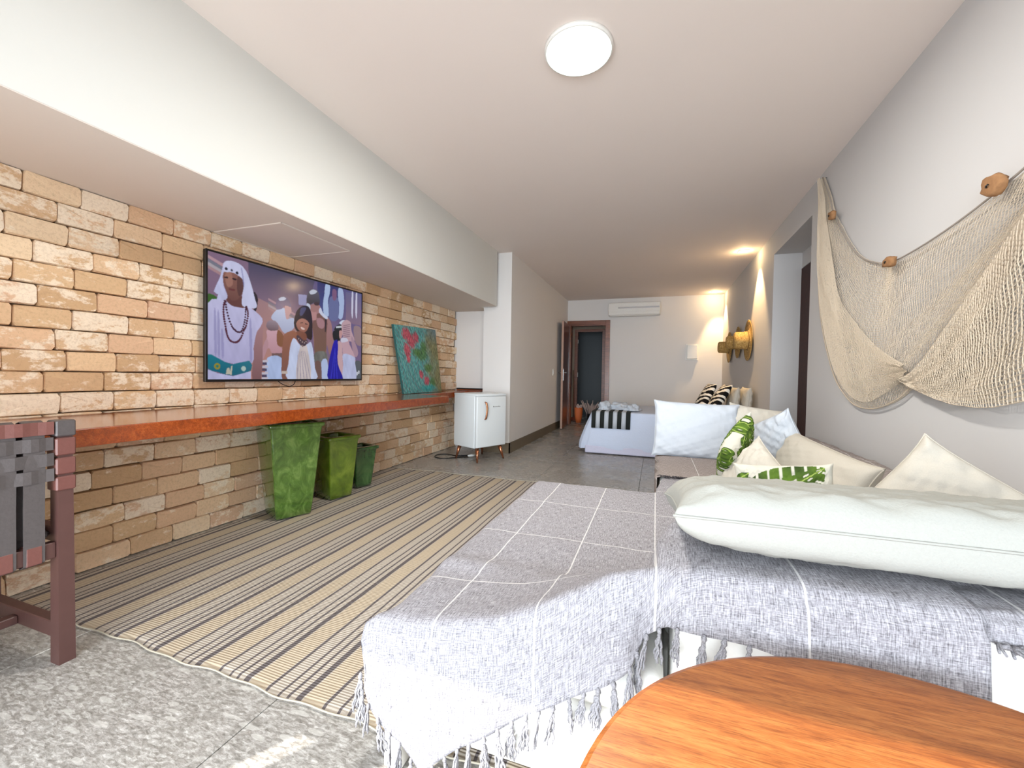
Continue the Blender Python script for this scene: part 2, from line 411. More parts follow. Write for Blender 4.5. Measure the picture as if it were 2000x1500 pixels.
# hall behind the far door, with the dark room beyond
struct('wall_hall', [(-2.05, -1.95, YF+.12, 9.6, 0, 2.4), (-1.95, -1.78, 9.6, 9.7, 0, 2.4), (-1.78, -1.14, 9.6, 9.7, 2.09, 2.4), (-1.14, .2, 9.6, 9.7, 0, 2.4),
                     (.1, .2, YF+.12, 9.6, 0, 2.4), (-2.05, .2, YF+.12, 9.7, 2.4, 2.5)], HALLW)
struct('wall_dark_room', [(-2.2, -2.1, 9.7, 10.7, 0, 2.4), (-.6, -.5, 9.7, 10.7, 0, 2.4), (-2.2, -.5, 10.7, 10.8, 0, 2.4), (-2.2, -.5, 9.7, 10.8, 2.4, 2.5)], DARKROOM)
fd = tag(struct('door_1', [(-1.765, -1.70, YF-.02, YF+.14, 0, 2.13), (-.995, -.93, YF-.02, YF+.14, 0, 2.13), (-1.70, -.995, YF-.02, YF+.14, 2.065, 2.13)], FRAMEW), kind='structure')
for b in ((-1.80, -1.70, 0, 2.17), (-.995, -.905, 0, 2.17)):
    box('architrave', (b[0], b[1], YF-.035, YF-.02, b[2], b[3]), FRAMEW, fd, .003)
box('architrave', (-1.70, -.995, YF-.035, YF-.02, 2.09, 2.17), FRAMEW, fd, .003)
id_ = struct('door_3', [(-1.80, -1.73, 9.57, 9.71, 0, 2.1), (-1.17, -1.10, 9.57, 9.71, 0, 2.1), (-1.73, -1.17, 9.57, 9.71, 2.04, 2.1)], FRAMEW)
box('strike_plate', (-1.732, -1.722, 9.60, 9.64, 1.0, 1.1), WHITEP, id_)
box('hinge', (-1.732, -1.722, 9.60, 9.64, 1.78, 1.86), WHITEP, id_)
# open door leaf
lf = empty('door_leaf', (-1.745, 8.60, 0), 'open brown wooden door standing against the left corridor wall', 'door')
lf.rotation_euler.z = math.radians(4)
box('panel', (-.02, .02, -.88, 0, .012, 2.06), DOORW, lf, .003)
box('edge_strip', (-.0195, .0195, -.886, -.8805, .013, 2.055), simple('pale_door_edge', (176, 138, 118), .5), lf).update_tag()
hd = box('lock_plate', (.0205, .024, -.85, -.81, .93, 1.15), CHROME, lf, .001)
tube('handle', [(.024, -.83, 1.08), (.07, -.83, 1.08), (.075, -.80, 1.08), (.075, -.73, 1.08)], .008, CHROME, lf)
tube('handle', [(-.021, -.83, 1.08), (-.07, -.83, 1.08), (-.075, -.80, 1.08), (-.075, -.73, 1.08)], .008, CHROME, lf)
sw = tag(box('light_switch', (XC, XC+.012, 7.38, 7.46, 1.02, 1.14), WHITEP, None, .003), 'white light switch on the corridor wall before the open door', 'switch')
box('rocker', (XC+.012, XC+.017, 7.40, 7.44, 1.05, 1.11), WHITEP, sw, .002)

# ------------------------------------------------------------------ bricks
def brick_outline(rs):
    """one brick: irregular chamfered face (towards +x), about 48 triangles"""
    c = .13; ky = .5; kz = .5
    o = [(-ky+.035, -kz), (.0, -kz), (ky-.035, -kz), (ky, -kz+.14), (ky, kz-.14), (ky-.035, kz), (.0, kz), (-ky+.035, kz), (-ky, kz-.14), (-ky, -kz+.14)]
    o = [(a+rs.uniform(-.007, .007), b+rs.uniform(-.022, .018)) for a, b in o]
    inn = [(a*.975+rs.uniform(-.004, .004), b*.925+rs.uniform(-.02, .02)) for a, b in o]
    V = [(-.5, a, b) for a, b in o]+[(.28+rs.uniform(-.1, .1), a, b) for a, b in o]+[(.5+rs.uniform(-.07, .07), a, b) for a, b in inn]
    V.append((.5, 0, 0)); n = 10; F = []
    for k in range(n):
        k2 = (k+1) % n
        F += [(k, k2, n+k2, n+k), (n+k, n+k2, 2*n+k2, 2*n+k), (2*n+k, 2*n+k2, 3*n)]
    return V, F
rs = random.Random(5)
BV = []
for k in range(10):
    V, F = brick_outline(rs); me = mesh(V, F, 'brick'); me.materials.append(BRICK)
    BV.append((me, V, F))
bricks = []
nrow = 19; ch = HS/nrow
for r in range(nrow):
    y = -.36-(.0 if r % 2 else .105)-rs.uniform(0, .03)
    while y < 5.22:
        wd = rs.choice((.205, .215, .22, .225, .20)) + rs.uniform(-.006, .006)
        y1 = min(y+wd, 5.295)
        if y1-y > .05 and y1 > -.3: bricks.append((r, max(y, -.355), y1))
        y = y1
def brick_tf(r, y0, y1):
    z0 = r*ch; sx = .045; gap = .0025
    c = (XL-.018+sx/2-.012+rs.uniform(0, .009), (y0+y1)/2, z0+ch/2+rs.uniform(-.0015, .0015))
    return c, (sx, (y1-y0)-gap, ch-gap-rs.uniform(0, .003)), rs.uniform(-.010, .010)
vis = [b for b in bricks if b[2] > .72 and not (b[1] > 1.83 and b[2] < 3.18 and (b[0]*ch > .98) and ((b[0]+1)*ch < 1.74)) and not (b[0]*ch > .70 and (b[0]+1)*ch < .80)]
vis.sort(key=lambda b: (b[1]+b[2])/2); vis_set = set(vis[:298])
SV = []; SF = []
for b in bricks:
    c, s, rot = brick_tf(*b); me, V, F = rs.choice(BV)
    if b in vis_set:
        o = bpy.data.objects.new('brick', me); COL.objects.link(o); o.parent = wl
        o.location = c; o.scale = s; o.rotation_euler.x = rot
    else:
        n0 = len(SV); SV += [(c[0]+v[0]*s[0], c[1]+v[1]*s[1], c[2]+v[2]*s[2]) for v in V]; SF += [tuple(i+n0 for i in f) for f in F]
o = link('brickwork', mesh(SV, SF), BRICK, wl); o['kind'] = 'stuff'

# ------------------------------------------------------------------ counter
def prism(poly, z0, z1, bev=.004):
    bm = bmesh.new(); vs = [bm.verts.new((x, y, z0)) for x, y in poly]; f = bm.faces.new(vs)
    r = bmesh.ops.extrude_face_region(bm, geom=[f]); bmesh.ops.translate(bm, verts=[v for v in r['geom'] if isinstance(v, bmesh.types.BMVert)], vec=(0, 0, z1-z0))
    if bev: bmesh.ops.bevel(bm, geom=bm.edges[:], offset=bev, segments=2, profile=.5, affect='EDGES')
    return bm_mesh(bm)
CF = -2.02
ct = link('counter', prism([(-2.668, .1), (CF, .1), (CF, 3.83), (-2.40, 3.83), (-2.40, 5.0), (-2.19, 5.0), (-2.19, 5.28), (-2.668, 5.28)], .722, .792), COUNTER)
tag(ct, 'long red-varnished wooden counter along the brick wall', 'counter')
bs = tag(box('backsplash', (-2.66, -2.20, 5.262, 5.292, .796, .826), BLACK, None, .003), 'black strip at the counter end inside the alcove', 'strip')
box('lip', (-2.655, -2.205, 5.254, 5.262, .796, .806), COUNTER, bs, .001)

# ------------------------------------------------------------------ television
scr_tl, scr_bl, scr_tr, scr_br = (401.6, 491.2), (401.6, 745), (704.5, 572), (703.2, 740.5)
def homog(src, dst):
    A = []; b = []
    for (x, y), (u, v) in zip(src, dst):
        A += [[x, y, 1, 0, 0, 0, -u*x, -u*y], [0, 0, 0, x, y, 1, -v*x, -v*y]]; b += [u, v]
    h = np.linalg.solve(np.array(A), np.array(b)); return np.append(h, 1).reshape(3, 3)
HM = homog([scr_tl, scr_tr, scr_br, scr_bl], [(0, 0), (1, 0), (1, 1), (0, 1)])
def to_uv(p):
    p = np.asarray(p, float); q = np.c_[p, np.ones(len(p))]@HM.T; return q[:, :2]/q[:, 2:]
fA = lambda p: to_uv([(390+x/5.357, 480+y/5.357) for x, y in p])
fB = lambda p: to_uv([(500+x/6.25, 520+y/6.25) for x, y in p])
TW, TH = 460, 258
gx, gy = np.meshgrid((np.arange(TW)+.5)/TW, (np.arange(TH)+.5)/TH)
img = np.zeros((TH, TW, 3))
def paint(poly, rgb, smoothn=4, alpha=1., grad=None, tex=0):
    """fill a polygon given in screen fractions; grad = second colour towards the bottom"""
    P = smooth_poly(poly, smoothn) if smoothn > 1 else np.array(poly)
    m = inpoly(gx, gy, P)
    if not m.any(): return
    c = lin(rgb)*np.ones((TH, TW, 3))
    if grad is not None:
        y0, y1 = P[:, 1].min(), P[:, 1].max(); t = np.clip((gy-y0)/(y1-y0), 0, 1)[..., None]; c = c*(1-t)+lin(grad)*t
    if tex: c = c*(1+tex*vnoise(gx*9, gy*2.5, 3., tex*7)[..., None])
    img[m] = img[m]*(1-alpha)+c[m]*alpha
def dots(f, pts, r, rgb):
    for p in f(pts):
        m = ((gx-p[0])*TW)**2+((gy-p[1])*TH)**2 < r*r; img[m] = lin(rgb)
t = np.clip(gx, 0, 1)[..., None]; s = np.clip(gy, 0, 1)[..., None]
img[:] = lin((120, 100, 125))*(1-t)+lin((84, 84, 140))*t
img = img*(1-s*.35)+lin((172, 128, 128))*(s*.35)
paint([(.0, 0), (.2, 0), (.2, 1), (0, 1)], (132, 106, 132), 1)
paint([(.19, 0), (.60, 0), (.52, .45), (.2, .3)], (74, 72, 100), 1, grad=(140, 112, 136))
paint([(.62, 0), (.80, 0), (.80, .34), (.62, .34)], (52, 56, 112), 1, grad=(70, 80, 140))
paint([(.16, .25), (.52, .42), (.52, 1), (.16, 1)], (158, 124, 132), 1, grad=(184, 132, 120))
for off, col in ((0, (186, 150, 160)), (.03, (120, 122, 138)), (.055, (178, 168, 176)), (.08, (172, 136, 142))):
    paint([(0, .03+off), (.14, .115+off), (.14, .14+off), (0, .055+off)], col, 1)
    paint([(.30, .27+off), (.55, .42+off), (.55, .44+off), (.30, .29+off)], col, 1, .8)
paint(fA([(62, 520), (130, 530), (180, 570), (170, 600), (62, 615)]), (60, 100, 40), 4)
# background right: white curved banner strips
paint(fB([(830, 215), (885, 225), (880, 330), (860, 420), (870, 600), (810, 590), (800, 450), (815, 340)]), (176, 196, 232), 3)
paint(fB([(990, 260), (1040, 270), (1060, 420), (1040, 625), (985, 620), (1000, 470), (985, 380)]), (172, 190, 228), 3)
paint(fB([(880, 380), (985, 390), (985, 640), (880, 640)]), (104, 112, 160), 3)
paint(fB([(915, 280), (965, 290), (960, 400), (920, 400)]), (128, 92, 128), 3)
paint(fB([(1080, 300), (1270, 330), (1270, 720), (1080, 680)]), (112, 112, 150), 1, .6, grad=(150, 120, 132))
for x in (1155, 1205): paint(fB([(x, 310), (x+18, 315), (x+12, 620), (x-6, 560)]), (206, 206, 230), 3)
paint(fB([(495, 340), (600, 350), (590, 480), (500, 470)]), (156, 156, 196), 1)
paint(fB([(1180, 730), (1275, 760), (1275, 960), (1200, 930)]), (150, 126, 132), 3)
paint(fB([(1190, 1170), (1275, 1180), (1275, 1378), (1215, 1378)]), (86, 92, 100), 3)
# soldier on the left
paint(fB([(110, 790), (240, 790), (240, 960), (290, 1010), (290, 1070), (180, 1080), (140, 1010), (90, 1040), (50, 1040), (110, 880)]), (206, 164, 178), 3, grad=(186, 140, 152))
paint(fB([(50, 1040), (100, 900), (130, 960), (90, 1090), (60, 1150)]), (182, 140, 150), 3)
paint(fB([(160, 640), (230, 540), (330, 520), (350, 640), (440, 640), (440, 760), (330, 830), (240, 700)]), (190, 204, 236), 3, grad=(170, 176, 206))
paint(fB([(330, 490), (395, 480), (410, 560), (385, 600), (375, 645), (345, 640)]), (196, 156, 160), 3)
paint(fB([(225, 530), (228, 430), (300, 375), (370, 400), (405, 470), (400, 500), (320, 480), (300, 520)]), (92, 84, 120), 4, grad=(128, 116, 150))
paint(fB([(255, 400), (300, 378), (345, 392), (320, 420), (270, 425)]), (196, 204, 226), 4)
paint(fB([(105, 750), (115, 690), (170, 665), (230, 690), (250, 780), (150, 795)]), (150, 134, 150), 4, grad=(104, 84, 96))
paint(fB([(240, 790), (300, 830), (320, 900), (300, 990), (235, 960)]), (132, 84, 58), 3)
paint(fB([(170, 1075), (300, 1070), (300, 1135), (170, 1135)]), (110, 84, 84), 1)
paint(fB([(115, 1130), (300, 1135), (300, 1390), (110, 1390)]), (172, 190, 230), 3, tex=.1)
for y in (1160, 1230, 1310, 1370): paint(fB([(50, y), (122, y-6), (122, y+22), (50, y+28)]), (196, 190, 204), 1)
for y in (1185, 1260, 1335): paint(fB([(50, y), (110, y), (110, y+36), (50, y+36)]), (70, 62, 92), 1)
# big man with armour
paint(fB([(600, 560), (640, 470), (750, 470), (790, 560), (850, 620), (900, 690), (920, 860), (935, 1000), (880, 1080), (850, 960), (840, 1060), (860, 1160), (770, 1390), (710, 1390), (690, 1000), (660, 700)]), (170, 128, 132), 3, grad=(140, 100, 96))
paint(fB([(740, 570), (850, 640), (840, 860), (830, 1050), (700, 1060), (690, 900), (670, 700)]), (122, 86, 84), 3, grad=(120, 92, 78))
paint(fB([(720, 640), (790, 640), (820, 700), (800, 760), (740, 740)]), (168, 126, 134), 4)
paint(fB([(820, 620), (845, 640), (835, 800), (822, 800)]), (56, 42, 52), 1)
paint(fB([(750, 560), (770, 500), (800, 570), (860, 625), (830, 640)]), (206, 212, 236), 3)
paint(fB([(640, 560), (650, 600), (640, 640), (690, 660), (720, 640), (710, 540)]), (186, 138, 140), 3)
paint(fB([(645, 470), (740, 460), (745, 520), (700, 560), (650, 540)]), (164, 120, 120), 3)
paint(fB([(600, 440), (600, 370), (630, 300), (680, 275), (735, 300), (755, 370), (755, 460), (690, 440), (640, 470)]), (96, 96, 110), 3, grad=(56, 50, 60))
paint(fB([(630, 310), (675, 280), (725, 300), (700, 330), (650, 340)]), (196, 204, 220), 4)
paint(fB([(690, 440), (750, 440), (745, 475), (695, 470)]), (70, 50, 58), 3)
paint(fB([(600, 450), (640, 470), (640, 530), (600, 500)]), (196, 204, 226), 3)
paint(fB([(700, 1060), (830, 1050), (850, 1170), (700, 1180)]), (112, 112, 108), 3, tex=.3)
paint(fB([(780, 1170), (850, 1150), (865, 1390), (790, 1390)]), (178, 194, 230), 3)
paint(fB([(700, 1180), (770, 1180), (780, 1390), (715, 1390)]), (112, 84, 80), 3)
# girl in the middle
paint(fB([(440, 700), (470, 560), (520, 500), (590, 480), (640, 520), (665, 640), (670, 760), (660, 900), (600, 880), (480, 800)]), (28, 24, 48), 3, grad=(36, 26, 34))
paint(fB([(525, 520), (570, 500), (590, 520), (545, 600), (515, 600)]), (70, 74, 116), 4)
paint(fB([(470, 700), (500, 655), (560, 640), (625, 690), (615, 760), (570, 810), (510, 790), (480, 750)]), (176, 124, 112), 3, grad=(150, 98, 86))
paint(fB([(520, 690), (550, 685), (550, 697), (520, 700)]), (50, 32, 40), 1); paint(fB([(580, 700), (612, 705), (610, 716), (580, 712)]), (50, 32, 40), 1)
paint(fB([(530, 745), (575, 765), (560, 780), (530, 765)]), (226, 200, 196), 3)
paint(fB([(480, 800), (570, 810), (600, 870), (560, 960), (470, 900), (430, 860)]), (124, 76, 64), 3)
paint(fB([(330, 830), (440, 790), (480, 860), (400, 950), (380, 1120), (365, 1290), (375, 1390), (300, 1390), (288, 1250), (300, 1000), (310, 900)]), (150, 96, 76), 3, grad=(122, 80, 72))
paint(fB([(440, 880), (520, 970), (600, 960), (650, 930), (680, 1050), (700, 1250), (715, 1390), (365, 1390), (375, 1200), (395, 1000)]), (198, 208, 238), 3, tex=.08)
paint(fB([(520, 980), (600, 980), (650, 1390), (470, 1390)]), (204, 192, 192), 3, tex=.12)
for x in (480, 520, 560, 600, 640): paint(fB([(530+(x-560)*.5, 1040), (536+(x-560)*.5, 1040), (x+10, 1390), (x, 1390)]), (160, 150, 168), 1)
paint(fB([(470, 860), (500, 850), (560, 910), (605, 900), (600, 955), (550, 990), (500, 940)]), (66, 54, 72), 2)
dots(fB, [(500, 890), (520, 910), (545, 930), (570, 940), (590, 925), (540, 975), (560, 985)], 1.5, (196, 172, 172))
paint(fB([(290, 1290), (365, 1290), (362, 1325), (290, 1325)]), (196, 180, 172), 1)
# woman in blue and woman at the right
paint(fB([(925, 790), (1040, 770), (1030, 830), (1010, 900), (985, 920), (930, 900)]), (24, 30, 36), 3)
paint(fB([(940, 760), (970, 720), (1040, 700), (1040, 770), (940, 775)]), (30, 36, 44), 3)
paint(fB([(960, 730), (1040, 722), (1040, 745), (960, 752)]), (206, 212, 220), 1)
paint(fB([(1000, 690), (1040, 655), (1080, 660), (1060, 720)]), (206, 214, 236), 3)
paint(fB([(1000, 790), (1040, 790), (1030, 860), (1005, 880)]), (196, 150, 150), 3)
paint(fB([(975, 930), (1030, 940), (1040, 1100), (1050, 1330), (1010, 1300), (985, 1200)]), (200, 166, 172), 3)
paint(fB([(930, 930), (950, 905), (978, 905), (985, 1000), (980, 1190), (1045, 1390), (865, 1390), (870, 1200), (900, 1040)]), (30, 26, 170), 3, grad=(20, 16, 150))
for x in (890, 930, 970): paint(fB([(945, 1000), (950, 1000), (x+12, 1390), (x, 1390)]), (56, 60, 208), 1, .7)
paint(fB([(1030, 700), (1080, 650), (1140, 680), (1150, 780), (1190, 900), (1150, 920), (1060, 880), (1035, 800)]), (192, 160, 170), 3)
for k in range(7): paint(fB([(1045, 720+k*24), (1130, 700+k*24), (1135, 710+k*24), (1048, 730+k*24)]), (140, 110, 128), 1)
paint(fB([(1020, 880), (1100, 880), (1130, 960), (1190, 1090), (1190, 1180), (1060, 1160), (1040, 1000)]), (196, 162, 174), 3)
paint(fB([(1150, 850), (1200, 940), (1235, 1060), (1200, 1110), (1160, 1000)]), (170, 140, 156), 3)
paint(fB([(1020, 880), (1080, 870), (1110, 910), (1030, 930)]), (206, 204, 224), 3)
paint(fB([(1050, 1070), (1190, 1110), (1195, 1180), (1210, 1378), (1050, 1385), (1050, 1200)]), (186, 192, 226), 3, tex=.1)
for p in ((1215, 1290), (1235, 1275)): paint(fB([(p[0], p[1]), (p[0]+18, p[1]+4), (p[0]+14, p[1]+44), (p[0]-2, p[1]+40)]), (200, 204, 214), 1)
# boy in front
paint(fA([(62, 740), (100, 900), (105, 1050), (62, 1100)]), (56, 30, 34), 3)
paint(fA([(560, 880), (635, 800), (640, 1000), (625, 1405), (530, 1405), (540, 1200)]), (170, 128, 134), 3, grad=(122, 84, 88))
paint(fA([(545, 490), (590, 560), (570, 690), (540, 660)]), (36, 26, 40), 3)
paint(fA([(62, 620), (240, 590), (330, 640), (450, 650), (530, 670), (635, 770), (620, 850), (575, 920), (545, 1080), (530, 1240), (330, 1250), (170, 1200), (62, 1150)]), (198, 196, 232), 3, grad=(176, 172, 212), tex=.06)
for x, y0, y1 in ((130, 700, 1130), (165, 720, 1150), (205, 900, 1170), (500, 800, 1200)): paint(fA([(x, y0), (x+22, y0+10), (x+30, y1), (x+6, y1)]), (136, 132, 182), 2, .6)
paint(fA([(62, 1150), (170, 1190), (320, 1255), (500, 1215), (518, 1320), (330, 1375), (170, 1340), (62, 1300)]), (16, 122, 140), 2, grad=(20, 96, 120))
paint(fA([(62, 1310), (170, 1350), (330, 1380), (518, 1325), (515, 1408), (62, 1420)]), (186, 186, 224), 1, tex=.1)
dots(fA, [(165, 1278)], 6.5, (150, 140, 40)); dots(fA, [(165, 1278)], 3, (40, 120, 110)); dots(fA, [(440, 1300)], 5.5, (176, 196, 190))
paint(fA([(265, 1300), (290, 1290), (300, 1330), (310, 1275), (325, 1270), (315, 1365), (255, 1360)]), (190, 186, 170), 1)
paint(fA([(270, 540), (440, 540), (430, 630), (460, 660), (350, 650), (280, 610)]), (104, 64, 60), 3)
paint(fA([(228, 300), (270, 280), (380, 310), (440, 380), (435, 480), (400, 550), (340, 590), (290, 560), (250, 460), (225, 380)]), (142, 96, 86), 3, grad=(112, 72, 66))
paint(fA([(250, 300), (310, 290), (330, 400), (300, 440), (260, 420)]), (172, 124, 110), 4, .7)
paint(fA([(380, 330), (440, 380), (435, 480), (395, 540), (370, 450)]), (74, 44, 46), 4, .7)
paint(fA([(325, 345), (365, 355), (362, 372), (326, 362)]), (40, 24, 30), 2); paint(fA([(240, 335), (275, 335), (275, 352), (242, 350)]), (44, 26, 32), 2)
paint(fA([(290, 455), (350, 465), (340, 482), (295, 475)]), (106, 50, 52), 3)
paint(fA([(230, 190), (290, 165), (370, 185), (430, 225), (480, 300), (530, 450), (560, 570), (580, 640), (540, 665), (430, 640), (425, 540), (440, 440), (430, 360), (330, 290), (232, 280)]), (206, 208, 240), 3, tex=.05)
paint(fA([(232, 190), (215, 260), (190, 350), (128, 490), (175, 520), (160, 580), (250, 580), (270, 530), (235, 440), (222, 330), (232, 280)]), (196, 198, 234), 2, tex=.1)
paint(fA([(410, 240), (425, 250), (450, 420), (440, 440), (425, 330)]), (140, 140, 190), 2, .7)
dots(fA, [(258, 250), (372, 293)], 3.2, (26, 22, 44)); dots(fA, [(316, 265)], 2.4, (70, 70, 90))
beads = [(245, 590), (232, 640), (230, 700), (235, 760), (245, 820), (255, 880), (262, 920), (275, 965), (295, 1000), (330, 1022), (372, 1020), (400, 995), (420, 960), (440, 900), (462, 860), (475, 800), (485, 740), (482, 690), (470, 650)]
dots(fA, bez([(a, b, 0) for a, b in beads], 44)[:, :2], 2.4, (84, 34, 52))
dots(fA, bez([(a, b, 0) for a, b in ((250, 600), (262, 680), (285, 770), (315, 850), (345, 890), (380, 915), (415, 910), (440, 850), (455, 780), (462, 700), (465, 650))], 30)[:, :2], 2.2, (66, 26, 48))
for _ in range(1):
    k = img.copy(); k[1:-1, 1:-1] = (img[1:-1, 1:-1]*4+img[:-2, 1:-1]+img[2:, 1:-1]+img[1:-1, :-2]+img[1:-1, 2:])/8; img = k
TY0, TY1, TZ0, TZ1, TX = 1.79, 3.222, .945, 1.765, -2.62
tv = empty('television', (-2.66, (TY0+TY1)/2, TZ0), 'flat black-framed television on the brick wall showing costumed people', 'television')
def loc_to(parent, o):   # shift world-built mesh into the frame of an unrotated parent
    o.data.transform(Matrix.Translation(-parent.location)); return o
loc_to(tv, box('housing', (TX-.028, TX-.004, TY0, TY1, TZ0, TZ1), BLACK, tv, .003))
loc_to(tv, box('wall_mount', (-2.685, TX-.028, 2.3, 2.7, 1.2, 1.5), BLACK, tv))
for b in ((TY0, TY1, TZ1-.012, TZ1), (TY0, TY1, TZ0, TZ0+.016), (TY0, TY0+.011, TZ0+.016, TZ1-.012), (TY1-.011, TY1, TZ0+.016, TZ1-.012)):
    loc_to(tv, box('bezel', (TX-.004, TX+.001, *b), BLACK, tv))
P = np.zeros((TH, TW, 3)); P[..., 0] = TX-.001
P[..., 1] = TY0+.011+(gx-.5/TW)/(1-1/TW)*(TY1-TY0-.022); P[..., 2] = TZ1-.012-(gy-.5/TH)/(1-1/TH)*(TZ1-TZ0-.028)
me = grid_mesh(P[::-1]); set_col(me, img[::-1].reshape(-1, 3)); loc_to(tv, link('screen', me, SCREENM, tv))
loc_to(tv, tube('cable', bez([(-2.655, 2.33, .95), (-2.645, 2.36, .925), (-2.64, 2.42, .905), (-2.645, 2.47, .92), (-2.65, 2.49, .95)], 14), .003, BLACK, tv, 6))

# ------------------------------------------------------------------ painted canvas leaning on the wall
CW, CHh = 300, 260
cx, cy = np.meshgrid(np.linspace(0, 1, CW), np.linspace(0, 1, CHh))
nz = vnoise(cx*16+1.2*np.sin(cy*9), cy*6, 3, 1); n2 = vnoise(cx*11+np.sin(cy*7+2), cy*4, 3, 4); n3 = vnoise(cx*3, cy*3, 1.3, 2)
rr = RNG.rand(CHh, CW); rr = sum(np.roll(rr, k, 0) for k in range(9))/9; rr = (rr+np.roll(rr, 1, 1))/2; rr = .5+(rr-.5)*3
c = lin((84, 158, 156))*np.ones((CHh, CW, 3))
def blend(c, m, rgb): m = np.clip(m, 0, 1)[..., None]; return c*(1-m)+lin(rgb)*m
c = blend(c, sm(.1, .8, nz)*.7, (122, 150, 140)); c = blend(c, sm(.1, .7, n2)*.6, (104, 96, 112)); c = blend(c, sm(.2, .7, -nz)*.6, (36, 110, 124))
c = blend(c, sm(.55, .9, cx+.12*n3)*.85, (128, 116, 64)); c = blend(c, sm(.6, 1, cx)*sm(.7, 1, 1-cy)*.9, (96, 122, 132))
def blob(x, y, rx, ry): return sm(1.15, .6, np.sqrt(((cx-x)/rx)**2+((cy-y)/ry)**2)+.3*nz)
for b in ((.55, .42, .16, .10), (.42, .38, .1, .07), (.68, .62, .12, .07), (.76, .85, .09, .09), (.62, .30, .08, .10)): c = blend(c, blob(*b)*.85, (72, 112, 50))
c = blend(c, blob(.62, .93, .2, .06), (52, 152, 152))
for b in ((.25, .12, .11, .10), (.34, .22, .10, .12), (.22, .36, .08, .12), (.22, .48, .05, .07), (.46, .16, .07, .09), (.48, .72, .06, .07), (.60, .82, .075, .075)):
    c = blend(c, blob(*b)*.95, (176, 70, 90)); c = blend(c, blob(b[0], b[1], b[2]*.4, b[3]*.4)*.6, (196, 96, 106))
c = np.clip(c*(.35+1.35*rr[..., None])+.05*sm(.6, 1.1, rr)[..., None], 0, 1)
a0, a1 = np.array((-2.50, 3.74, .795)), np.array((-2.50, 4.62, .795)); t0, t1 = np.array((-2.635, 3.74, 1.535)), np.array((-2.635, 4.62, 1.56))
a0 = np.array((-2.56, 3.83, .796)); a1 = np.array((-2.56, 4.66, .796)); t0 = np.array((-2.63, 3.72, 1.535)); t1 = np.array((-2.63, 4.60, 1.57))
P = (t0*(1-cx[..., None])+t1*cx[..., None])*(1-cy[..., None])+(a0*(1-cx[..., None])+a1*cx[..., None])*cy[..., None]
cv = empty('painting', (-2.59, 4.2, .795), 'unframed teal canvas with red flowers leaning on the brick wall', 'painting')
me = grid_mesh(P[::-1]); set_col(me, c[::-1].reshape(-1, 3)); loc_to(cv, link('painted_face', me, PAINTM, cv))
back = [p+np.array((-.024, 0, -.001)) for p in (a0, a1, t1, t0)]; fr = [a0, a1, t1, t0]
fr = [p+np.array((-.001, 0, 0)) for p in fr]
me = mesh(fr+back, [(3, 2, 1, 0), (4, 5, 6, 7), (0, 1, 5, 4), (1, 2, 6, 5), (2, 3, 7, 6), (3, 0, 4, 7)])
loc_to(cv, link('stretcher', me, simple('teal_canvas_edge', (40, 92, 92), .8), cv))

# ------------------------------------------------------------------ fridge
f0, f1, f2 = Vector((-1.908, 4.30, 0)), Vector((-1.705, 4.72, 0)), Vector((-2.30, 4.46, 0))
ang = math.atan2(f1.y-f0.y, f1.x-f0.x); FWd, FDp = .462, .43
fr = empty('mini_fridge', f0, 'white retro mini fridge on slanted copper legs at the counter end', 'fridge', rz=ang)
# local: +x along the door front, +y away into the body (to the left of +x)
box('cabinet', (0, FWd, .045, FDp, .165, .785), FRIDGE, fr, .012, 3, True)
dr = box('door', (0, FWd, 0, .043, .175, .765), FRIDGE, fr, .012, 3, True)
box('top_cap', (0, FWd, .002, FDp, .767, .795), FRIDGE, fr, .006, 2, True)
tube('handle', bez([(.115, -.005, .70), (.115, -.028, .685), (.122, -.036, .62), (.115, -.026, .52), (.112, -.006, .50)], 18), [.008]*3+[.011]*12+[.007]*3, COPPER, dr)
for k in range(10):
    b = .245+k*.012; h = .012 if k in (0, 7) else .007
    box('letter', (b, b+.007, -.002, .001, .638, .638+h), CHROME, dr)
for lx, ly, dx, dy in ((.05, .05, -.02, -.03), (FWd-.06, .05, .045, -.03), (.05, FDp-.06, -.03, .035), (FWd-.06, FDp-.06, .03, .03)):
    tube('leg', [(lx, ly, .168), (lx+dx*.5, ly+dy*.5, .084), (lx+dx, ly+dy, 0.001)], [.024, .017, .009], COPPER, fr, 12)
tag(tube('power_cable', bez([(-2.14, 4.74, .006), (-2.32, 4.62, .006), (-2.46, 4.66, .006), (-2.56, 4.60, .006), (-2.53, 4.45, .006), (-2.40, 4.40, .006), (-2.30, 4.48, .006), (-2.16, 4.62, .006)], 50), .006, BLACK), 'black cable looped on the floor by the fridge legs', 'cable')
pl = tag(tube('power_plug', [(-2.10, 4.70, .016), (-2.13, 4.64, .02), (-2.155, 4.60, .02)], [.016, .018, .009], WHITEP), 'white plug lying on the floor beneath the fridge', 'plug')
for s_ in (-1, 1): tube('pin', [(-2.10+s_*.006, 4.705, .016), (-2.095+s_*.006, 4.725, .016)], .0025, CHROME, pl, 6)

